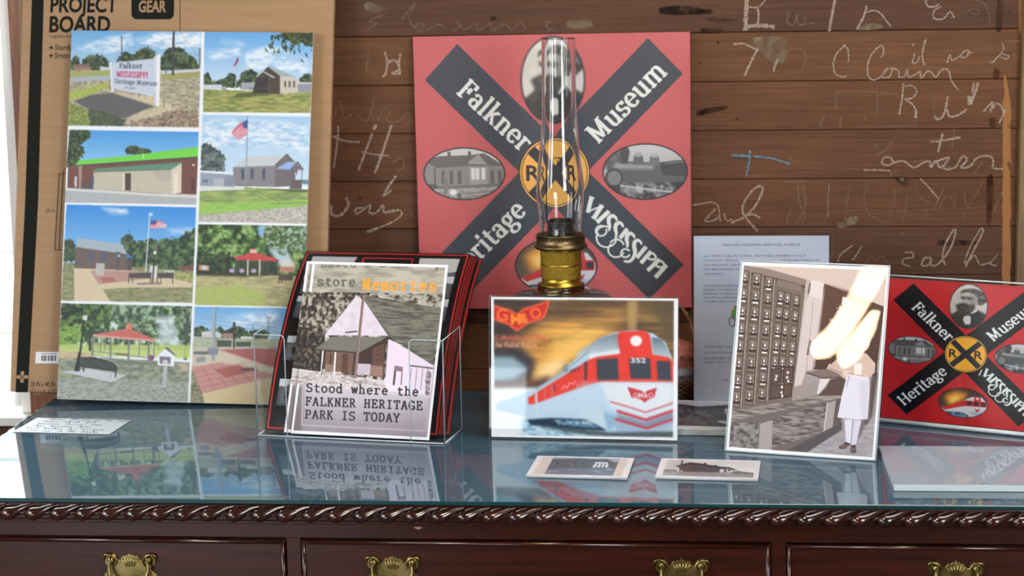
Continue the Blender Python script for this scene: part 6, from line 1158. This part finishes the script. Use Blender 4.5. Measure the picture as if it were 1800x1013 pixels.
lpart('gallery', bm, [dark_brass, mat('dark_holes', rgb(20, 18, 16), .8)])
bm = bmesh.new(); lathe(bm, [(.0205, .278), (.0205, .3175), (.0195, .3185), (.0175, .3170), (.0175, .279)], 40)
for i in range(5):
    for k in range(30): a = 2*PI*(k+.5*(i % 2))/30; tube(bm, [(.0206*math.cos(a), .0206*math.sin(a), .300+i*.0036), (.0209*math.cos(a), .0209*math.sin(a), .300+i*.0036)], .0011, 5, True, 1)
lpart('flame_spreader', bm, [mat('sooty_steel', rgb(58, 60, 62), .35, metal=.8), mat('bright_rim', rgb(150, 156, 160), .3, metal=.9)])
bm = bmesh.new(); W_ = [(-.0215, 0, .312), (-.0215, 0, .398), (-.0205, 0, .4025), (-.0125, 0, .404), (-.0115, 0, .4075), (-.0105, 0, .4155), (.0105, 0, .4155), (.0115, 0, .4075), (.0125, 0, .404), (.0205, 0, .4025), (.0215, 0, .398), (.0215, 0, .312)]
tube(bm, W_, .0008, 6); tube(bm, [(-.0215, 0, .360), (-.019, 0, .378), (-.0205, 0, .398)], .0005, 5); tube(bm, smooth_pts([(0.0, 0, .4155), (-.004, 0, .409), (0, 0, .404), (.004, 0, .409), (0, 0, .4155)], 4), .0006, 5)
lpart('mantle_frame', bm, mat('iron_wire', rgb(60, 56, 52), .4, metal=.8))
out = [(.0318, .2795), (.0322, .296), (.0330, .315), (.0360, .338), (.0374, .352), (.0378, .362), (.0372, .376), (.0352, .396), (.0318, .425), (.0294, .452), (.0276, .482), (.0266, .520), (.0262, .560), (.0262, .598), (.0264, .6005)]
th = .0016; inn = [(r-th, z) for r, z in out[::-1]]
P = smooth_pts(out, 4)+[np.array((.0256, .6016))]+smooth_pts(inn, 4)
bm = bmesh.new(); lathe(bm, [tuple(p) for p in P], 72, True); lpart('chimney', bm, glass('chimney_glass', (.985, .99, .985, 1), 1.46), label='tall clear glass chimney')

# ---------------------------------------------------------------- train card in its clear stand
Pt = pose(-.1526, -.3548, TOP+.0006, -.0622, .0964)
bm = bmesh.new(); plate(bm, Pt @ back(-.0022), .2888, .2195, .002); plate(bm, Pt @ back(.0032), .2888, .2195, .002)
Fin = Pt @ Matrix.Translation((-.1424, 0, 0)) @ Matrix.Rotation(PI/2, 4, 'Z')
tb = bmesh.new()
fv = [bm.verts.new(Fin @ Vector(p)) for p in ((.004, 0, .0), (.004, 0, .2185), (.045, 0, .197), (.045, 0, .005))]; bm.faces.new(fv)
tb.free(); tube(bm, [Fin @ Vector((.004, 0, .2185)), Fin @ Vector((.045, 0, .197)), Fin @ Vector((.045, 0, .005))], .0009, 6, True, 1)
tag(obj('sign_holder', bm, CLEAR), 'clear acrylic stand holding the red and white train picture', 'sign holder', None)
o = sheet('train_print', paint_train(), .2846, .2150, .0006, [M['poster'], M['edge']]); tag(o, 'white bordered print of a red and white streamlined train at sunset', 'print'); o.matrix_world = Pt @ Matrix.Translation((.0008, .0003, .0022))

# ---------------------------------------------------------------- letter sheet
Pl = pose(.1241, -.1362, TOP+.0006, -.0046, .1168)
bm = bmesh.new(); plate(bm, Pl @ Matrix.Translation((.0028, -.0016, 0)), .2215, .2855, .002); plate(bm, Pl @ Matrix.Translation((.0028, .0034, 0)), .2215, .2855, .002); box(bm, .016, .236, -.134, -.09, TOP+.0004, TOP+.0028, 0, 1, 0)
tag(obj('sign_holder', bm, CLEAR), 'clear acrylic stand at the back holding the typed letter', 'sign holder')
o = sheet('typed_letter', paint_letter(), .216, .2776, .0005, [M['paper'], M['edge']]); tag(o, 'white typed page headed Falkner Mississippi Heritage Museum in acrylic stand', 'letter'); o.matrix_world = Pl @ Matrix.Translation((0, .0006, .0015))

# ---------------------------------------------------------------- post office photograph
Pp = pose(.168, -.4443, TOP+.0006, -.252, .3791)
bm = bmesh.new(); w, h, nx, nz = .2224, .2893, 24, 30; g = []
for j in range(nz+1):                                        # front plate bowed a little, as a thin plastic sheet sits
    for i in range(nx+1):
        u, v = i/nx, j/nz; bow = .0012*math.sin(PI*u)*math.sin(PI*v); g.append(bm.verts.new(Pp @ Vector((-w/2+w*u, -.0022-bow, h*v))))
for j in range(nz):
    for i in range(nx):
        f = bm.faces.new((g[j*(nx+1)+i], g[j*(nx+1)+i+1], g[(j+1)*(nx+1)+i+1], g[(j+1)*(nx+1)+i])); f.smooth = True
plate(bm, Pp @ back(.0030), w, h, .002)
for a, b in (((-w/2, -.001, 0), (-w/2, -.001, h)), ((w/2, -.001, 0), (w/2, -.001, h)), ((-w/2, -.001, h), (w/2, -.001, h)), ((-w/2, -.001, .0006), (w/2, -.001, .0006))): tube(bm, [Pp @ Vector(a), Pp @ Vector(b)], .0011, 6, True, 1)
Bp = pose(.168, -.4443, TOP+.0004, -.252)
for a in (0,): plate(bm, Bp @ Matrix.Rotation(-PI/2, 4, 'X') , w, .085, .002)
tag(obj('sign_holder', bm, CLEAR), 'clear acrylic slanted stand holding the brown post office photograph', 'sign holder')
o = sheet('post_office_photo', paint_office(), .2196, .2860, .0006, [M['poster'], M['edge']]); tag(o, 'sepia photograph of a woman beside a wall of post office boxes', 'photograph'); o.matrix_world = Pp @ Matrix.Translation((0, .0002, .0015))

# ---------------------------------------------------------------- red sign at the right
Ps = pose(.4225, -.2786, TOP+.0006, -.4139, .1276)
bm = bmesh.new(); plate(bm, Ps @ back(-.0022), .2600, .2300, .002); plate(bm, Ps @ back(.0032), .2600, .2300, .002)
for a, b in (((-.130, -.004, .0035), (.130, -.004, .0035)),): tube(bm, [Ps @ Vector(a), Ps @ Vector(b)], .0034, 8, True, 1)
tube(bm, [Ps @ Vector((-.130, -.001, .2303)), Ps @ Vector((.130, -.001, .2303))], .0013, 6, True, 1)
tag(obj('sign_holder', bm, CLEAR), 'clear acrylic stand holding the small red museum sign', 'sign holder')
o = sheet('museum_sign', paint_sign(), .2544, .2185, .0006, [M['photo'], M['edge']]); tag(o, 'small glossy red museum sign with black crossing emblem standing on desk', 'sign'); o.matrix_world = Ps @ Matrix.Translation((0, .0003, .0075))
bm = bmesh.new(); Pf = pose(.425, -.634, TOP+.0004, .0, PI/2)
tb = bmesh.new(); box(tb, -.14, .14, -.009, 0, 0, .2185, .0006); tb.normal_update()
for f in tb.faces: f.material_index = 0 if f.normal.y < -.9 else 1
mp = {v: bm.verts.new(Pf @ v.co) for v in tb.verts}
for f in tb.faces: n = bm.faces.new([mp[v] for v in f.verts]); n.material_index = f.material_index
tb.free()
tag(obj('acrylic_frame', bm, [M['milky'], M['clear_edge']]), 'scuffed clear acrylic frame lying flat before the small red sign', 'acrylic frame')

# ---------------------------------------------------------------- brochure holder with its leaflets
Ph = pose(-.5097, -.3618, TOP+.0006, -.16)
bm = bmesh.new(); hw, hd, hh = .1508, .096, .160
def lip(x0, x1, side):
    r = .006; pts = [(x0, 0), (x1, 0)]
    if side < 0: pts += [(x1, hh-r), (x1-r*.3, hh-r*.3), (x1-r, hh), (x0, hh)]
    else: pts += [(x1, hh), (x0+r, hh), (x0+r*.3, hh-r*.3), (x0, hh-r)]
    vs = [bm.verts.new(Ph @ Vector((x, 0, z))) for x, z in pts]; bm.faces.new(vs)
    tube(bm, [Ph @ Vector((x, 0, z)) for x, z in (pts[1:] if side < 0 else [pts[0]]+pts[:1:-1])], .0008, 5, True, 1)
lip(-hw, -hw+.049, -1); lip(hw-.053, hw, 1)
for s in (-1, 1):
    vs = [bm.verts.new(Ph @ Vector(p)) for p in ((s*hw, 0, 0), (s*hw, hd, 0), (s*hw, hd, hh+.004), (s*hw, 0, hh))]; bm.faces.new(vs)
    tube(bm, [Ph @ Vector((s*hw, 0, hh)), Ph @ Vector((s*hw, hd, hh+.004)), Ph @ Vector((s*hw, hd, 0))], .0009, 5, True, 1); tube(bm, [Ph @ Vector((s*hw, 0, 0)), Ph @ Vector((s*hw, 0, hh))], .0013, 6, True, 2); tube(bm, [Ph @ Vector((s*hw, 0, .001)), Ph @ Vector((s*hw, hd, .001))], .0014, 6, True, 1)
for q in (((-hw, hd, 0), (hw, hd, 0), (hw, hd, hh+.004), (-hw, hd, hh+.004)), ((-hw, 0, .0012), (hw, 0, .0012), (hw, hd, .0012), (-hw, hd, .0012)), ((-hw+.049, 0, 0), (hw-.053, 0, 0), (hw-.053, 0, .012), (-hw+.049, 0, .012))): bm.faces.new([bm.verts.new(Ph @ Vector(p)) for p in q])
tube(bm, [Ph @ Vector((-hw, 0, .001)), Ph @ Vector((hw, 0, .001))], .0012, 6, True, 1)
tag(obj('brochure_holder', bm, CLEAR), 'clear acrylic pocket holding store prints and black leaflets', 'brochure holder')
im = paint_store(); MATS = [M['photo'], M['edge']]
front = sheet('store_print', im, .2243, .2779, .0008, MATS); tag(front, 'front white bordered store memories print in the acrylic pocket', 'print', 'store memories prints'); front.matrix_world = pose(-.4964, -.3540, TOP+.0036, -.1788, .4381)
b2 = front.copy(); COL.objects.link(b2); b2.matrix_world = pose(-.5090, -.3466, TOP+.0034, -.1840, .446); b2['label'] = 'second store memories print peeking out at left behind the front one'
def curl(k):
    Ls = .343; ss = np.linspace(0, .37, 60); an = .46+.008*k+(.62+.006*k)*np.clip(ss/Ls, 0, 1.1)**1.15
    yy = np.concatenate([[0], np.cumsum(np.sin(an[:-1])*(ss[1]-ss[0]))]); zz = np.concatenate([[0], np.cumsum(np.cos(an[:-1])*(ss[1]-ss[0]))])
    def f(co):
        o = co.copy(); s_ = co[:, 2]; a = np.interp(s_, ss, an); o[:, 1] = np.interp(s_, ss, yy)+co[:, 1]*np.cos(a); o[:, 2] = np.interp(s_, ss, zz)-co[:, 1]*np.sin(a); return o
    return f
imb = paint_brochure()
names = ['frontmost black leaflet with red rule, wide photographs showing beside store print', 'second black leaflet, its red edge just behind the frontmost', 'third black leaflet back in the acrylic pocket', 'fourth black leaflet back in the acrylic pocket', 'rearmost black leaflet sagging lowest at the right of the pocket']
for k in range(5):
    b = sheet('black_leaflet', imb if k == 0 else imb[::2, ::2], .280, .343, .0008, [M['photo'], M['dark_edge']], bend=curl(k), edge=(40, 36, 38))
    tag(b, names[k], 'leaflet', 'black leaflets in the acrylic pocket'); b.matrix_world = pose(-.5131+(0, .003, .006, .009, .0165)[k], -.3330+.0030*k, TOP+.0036-(0, 0, 0, 0, .0)[k], -.1353, 0)

# ---------------------------------------------------------------- small photographs, card, basket
def flat(name, im, cx, fy, z, w, d, t, yaw, m, label, cat, group=None, edge=(214, 218, 224)):
    o = sheet(name, im, w, d, t, [m, M['edge']], edge=edge); o.matrix_world = pose(cx, fy, z, yaw, PI/2); return tag(o, label, cat, group)
g = 'small grey house photographs'
flat('small_photo', paint_cottage('facade'), -.1512, -.5808, TOP+.0006, .1430, .1105, .0035, -.075, M['photo'], 'small photograph of a porch front lying flat before the train print', 'photograph', g)
flat('small_photo', paint_cottage('depot'), .0310, -.5852, TOP+.0006, .1435, .104, .0035, -.075, M['photo'], 'small photograph of a gabled depot lying flat toward the right', 'photograph', g)
wp_ = np.broadcast_to(lin((226, 230, 236)), (12, 12, 3)).copy()
for k in range(3):
    flat('photo_mount', wp_, .034+.002*k, -.3225, TOP+.0006+.0033*k, .155, .19, .003, -.03-.01*k, M['paper'], ['bottom white mount under the dark house photograph', 'middle white mount under the dark house photograph', 'top white mount directly under the dark house photograph'][k], 'card', 'white mounts in the small stack')
flat('small_photo', paint_cottage('dark'), .030, -.317, TOP+.0106, .152, .185, .0012, -.10, M['photo'], 'dark house photograph on the white stack beside the train print', 'photograph', g)
flat('index_card', paint_index_card(), -.9745, -.3275, TOP+.0006, .160, .097, .0004, -.085, M['paper'], 'white index card with blue handwriting at left end of desk', 'index card')
BX, BY = -.020, -.052
bk = empty('sewing_basket', Matrix.Translation((BX, BY, TOP)), 'little wicker basket with pink cushion behind train print and letter', 'basket')
wk = mat('wicker', rgb(150, 112, 66), .6); add_noise_colour(wk, rgb(104, 72, 40), rgb(176, 136, 84), 90)
bm = bmesh.new()
for i in range(8):
    r = .0385+.0011*i
    pts = [((r+.0016*math.cos(PI*k+PI*i))*math.cos(2*PI*k/40), (r+.0016*math.cos(PI*k+PI*i))*math.sin(2*PI*k/40), .003+.0042*i) for k in range(41)]; tube(bm, pts, .0022, 6, False)
for k in range(40): a = 2*PI*k/40; tube(bm, [(.0385*math.cos(a), .0385*math.sin(a), .001), (.046*math.cos(a), .046*math.sin(a), .036)], .0014, 5)
lathe(bm, [(0, .001), (.037, .001), (.044, .034)], 40); obj('basket_body', bm, wk, bk)
bm = bmesh.new()
for ph in (0, PI): tube(bm, [(.046*math.cos(t)+.0015*math.cos(9*t+ph), .0015*math.sin(9*t+ph), .030+.130*math.sin(t)) for t in np.linspace(0, PI, 60)], .0018, 6)
obj('handle', bm, wk, bk)
pk = mat('pink_cloth', rgb(190, 112, 104), .85); add_noise_colour(pk, rgb(170, 92, 88), rgb(206, 132, 122), 70)
bm = bmesh.new(); lathe(bm, [(.046, .036), (.0475, .050), (.047, .066), (.043, .080), (.033, .0905), (.018, .0955), (0, .097)], 40)
for k in range(5):
    c = -PI/2+.35+.12*k; tube(bm, smooth_pts([(.0475*math.cos(c+.05*math.sin(t*2)), .0475*math.sin(c+.05*math.sin(t*2)), .074+.004*math.sin(t+k)) for t in np.linspace(0, 3, 6)], 3), .0006, 5, True, 1)
obj('pin_cushion', bm, [pk, mat('brown_thread', rgb(70, 50, 46), .8)], bk, True)['label'] = 'pink padded cloth top'
lace = mat('lace_band', rgb(206, 206, 212), .9); bm = bmesh.new(); lathe(bm, [(.0465, .035), (.0484, .037), (.0490, .055), (.0480, .057)], 48)
for k in range(24):
    a0, a1 = 2*PI*k/24, 2*PI*(k+1)/24; r = .0493
    for p in ([(a0, .040), ((a0+a1)/2, .046), (a1, .040)], [(a0, .046), ((a0+a1)/2, .040), (a1, .046)]): tube(bm, [(r*math.cos(a), r*math.sin(a), z) for a, z in p], .0005, 4, True, 1)
    a = (a0+a1)/2; tube(bm, [(r*math.cos(a), r*math.sin(a), .0425), (r*math.cos(a), r*math.sin(a), .0435)], .0011, 5, True, 1)
for k in range(48): a = 2*PI*k/48; tube(bm, [(.0492*math.cos(a), .0492*math.sin(a), .0565), (.0498*math.cos(a+.06), .0498*math.sin(a+.06), .0595), (.0492*math.cos(a+.12), .0492*math.sin(a+.12), .0565)], .0006, 4)
obj('lace_band', bm, [lace, mat('lace_dark_thread', rgb(66, 70, 86), .9)], bk)  # crossed threads and dots on the band in a darker tone

# ---------------------------------------------------------------- added hanging lamp, its tubes shaped to cast the glare on the post office photograph
warm = bpy.data.materials.new('glare_tube_glow'); warm.use_nodes = True; wb = bsdf(warm); wb.inputs['Base Color'].default_value = (1, .8, .5, 1)
lw = nd(warm, 'ShaderNodeLayerWeight'); lw.inputs['Blend'].default_value = .5; wr = nd(warm, 'ShaderNodeValToRGB')
wr.color_ramp.elements[0].color = (1, .84, .58, 1); wr.color_ramp.elements[0].position = .3; wr.color_ramp.elements[1].color = (.16, .055, .006, 1); wr.color_ramp.elements[1].position = .85
lk(warm, lw.outputs['Facing'], wr.inputs[0]); lk(warm, wr.outputs[0], wb.inputs['Emission Color']); tc = nd(warm, 'ShaderNodeNewGeometry'); sx = nd(warm, 'ShaderNodeSeparateXYZ'); ms = nd(warm, 'ShaderNodeMapRange')     # glow fades towards the upper end to shape the glare
ms.inputs['From Min'].default_value = 1.60; ms.inputs['From Max'].default_value = 1.70; ms.inputs['To Min'].default_value = 78; ms.inputs['To Max'].default_value = 14
lk(warm, tc.outputs['Position'], sx.inputs[0]); lk(warm, sx.outputs['Z'], ms.inputs['Value']); lk(warm, ms.outputs[0], wb.inputs['Emission Strength'])
hl = empty('added_glare_lamp', Matrix.Translation((-.12, -1.25, 2.7)), 'invented hanging lamp with two glowing tubes shaped to cast a glare', 'lamp')
def hpart(name, pts, rad, m, n=16):
    bm = bmesh.new(); tube(bm, pts, rad, n); o = obj(name, bm, m, hl, True); o.matrix_parent_inverse = Matrix.Translation((.12, 1.25, -2.7)); return o
A_ = smooth_pts([(-.1217, -1.224, 1.7), (-.1325, -1.2407, 1.6568), (-.1569, -1.2571, 1.6076), (-.1887, -1.2686, 1.563), (-.223, -1.2707, 1.5361), (-.2555, -1.2637, 1.5295)], 5)
B_ = smooth_pts([(-.1018, -1.2723, 1.6112), (-.1189, -1.2853, 1.5732), (-.14, -1.2927, 1.5443), (-.1653, -1.2968, 1.5193), (-.1855, -1.2953, 1.5093)], 5)
hpart('glare_tube', A_, list(np.interp(np.linspace(0, 1, len(A_)), [0, .2, .45, .75, .93, 1], [.032, .033, .033, .036, .025, .006])), warm)
hpart('glare_tube', B_, list(np.interp(np.linspace(0, 1, len(B_)), [0, .2, .6, .9, 1], [.012, .023, .033, .026, .006])), warm)
hpart('glare_lamp_stem', [(-.12, -1.25, 2.69), (-.12, -1.245, 1.80), (-.1217, -1.226, 1.70)], .006, M['brass'], 10)
hpart('glare_lamp_arm', smooth_pts([(-.12, -1.245, 1.80), (-.095, -1.26, 1.72), (-.1018, -1.2723, 1.6112)], 5), .005, M['brass'], 10)
bm = bmesh.new(); lathe(bm, [(0, 2.665), (.05, 2.672), (.06, 2.6995), (0, 2.6995)], 32, c=(-.12, -1.25)); o = obj('glare_lamp_cap', bm, M['brass'], hl, True); o.matrix_parent_inverse = Matrix.Translation((.12, 1.25, -2.7))
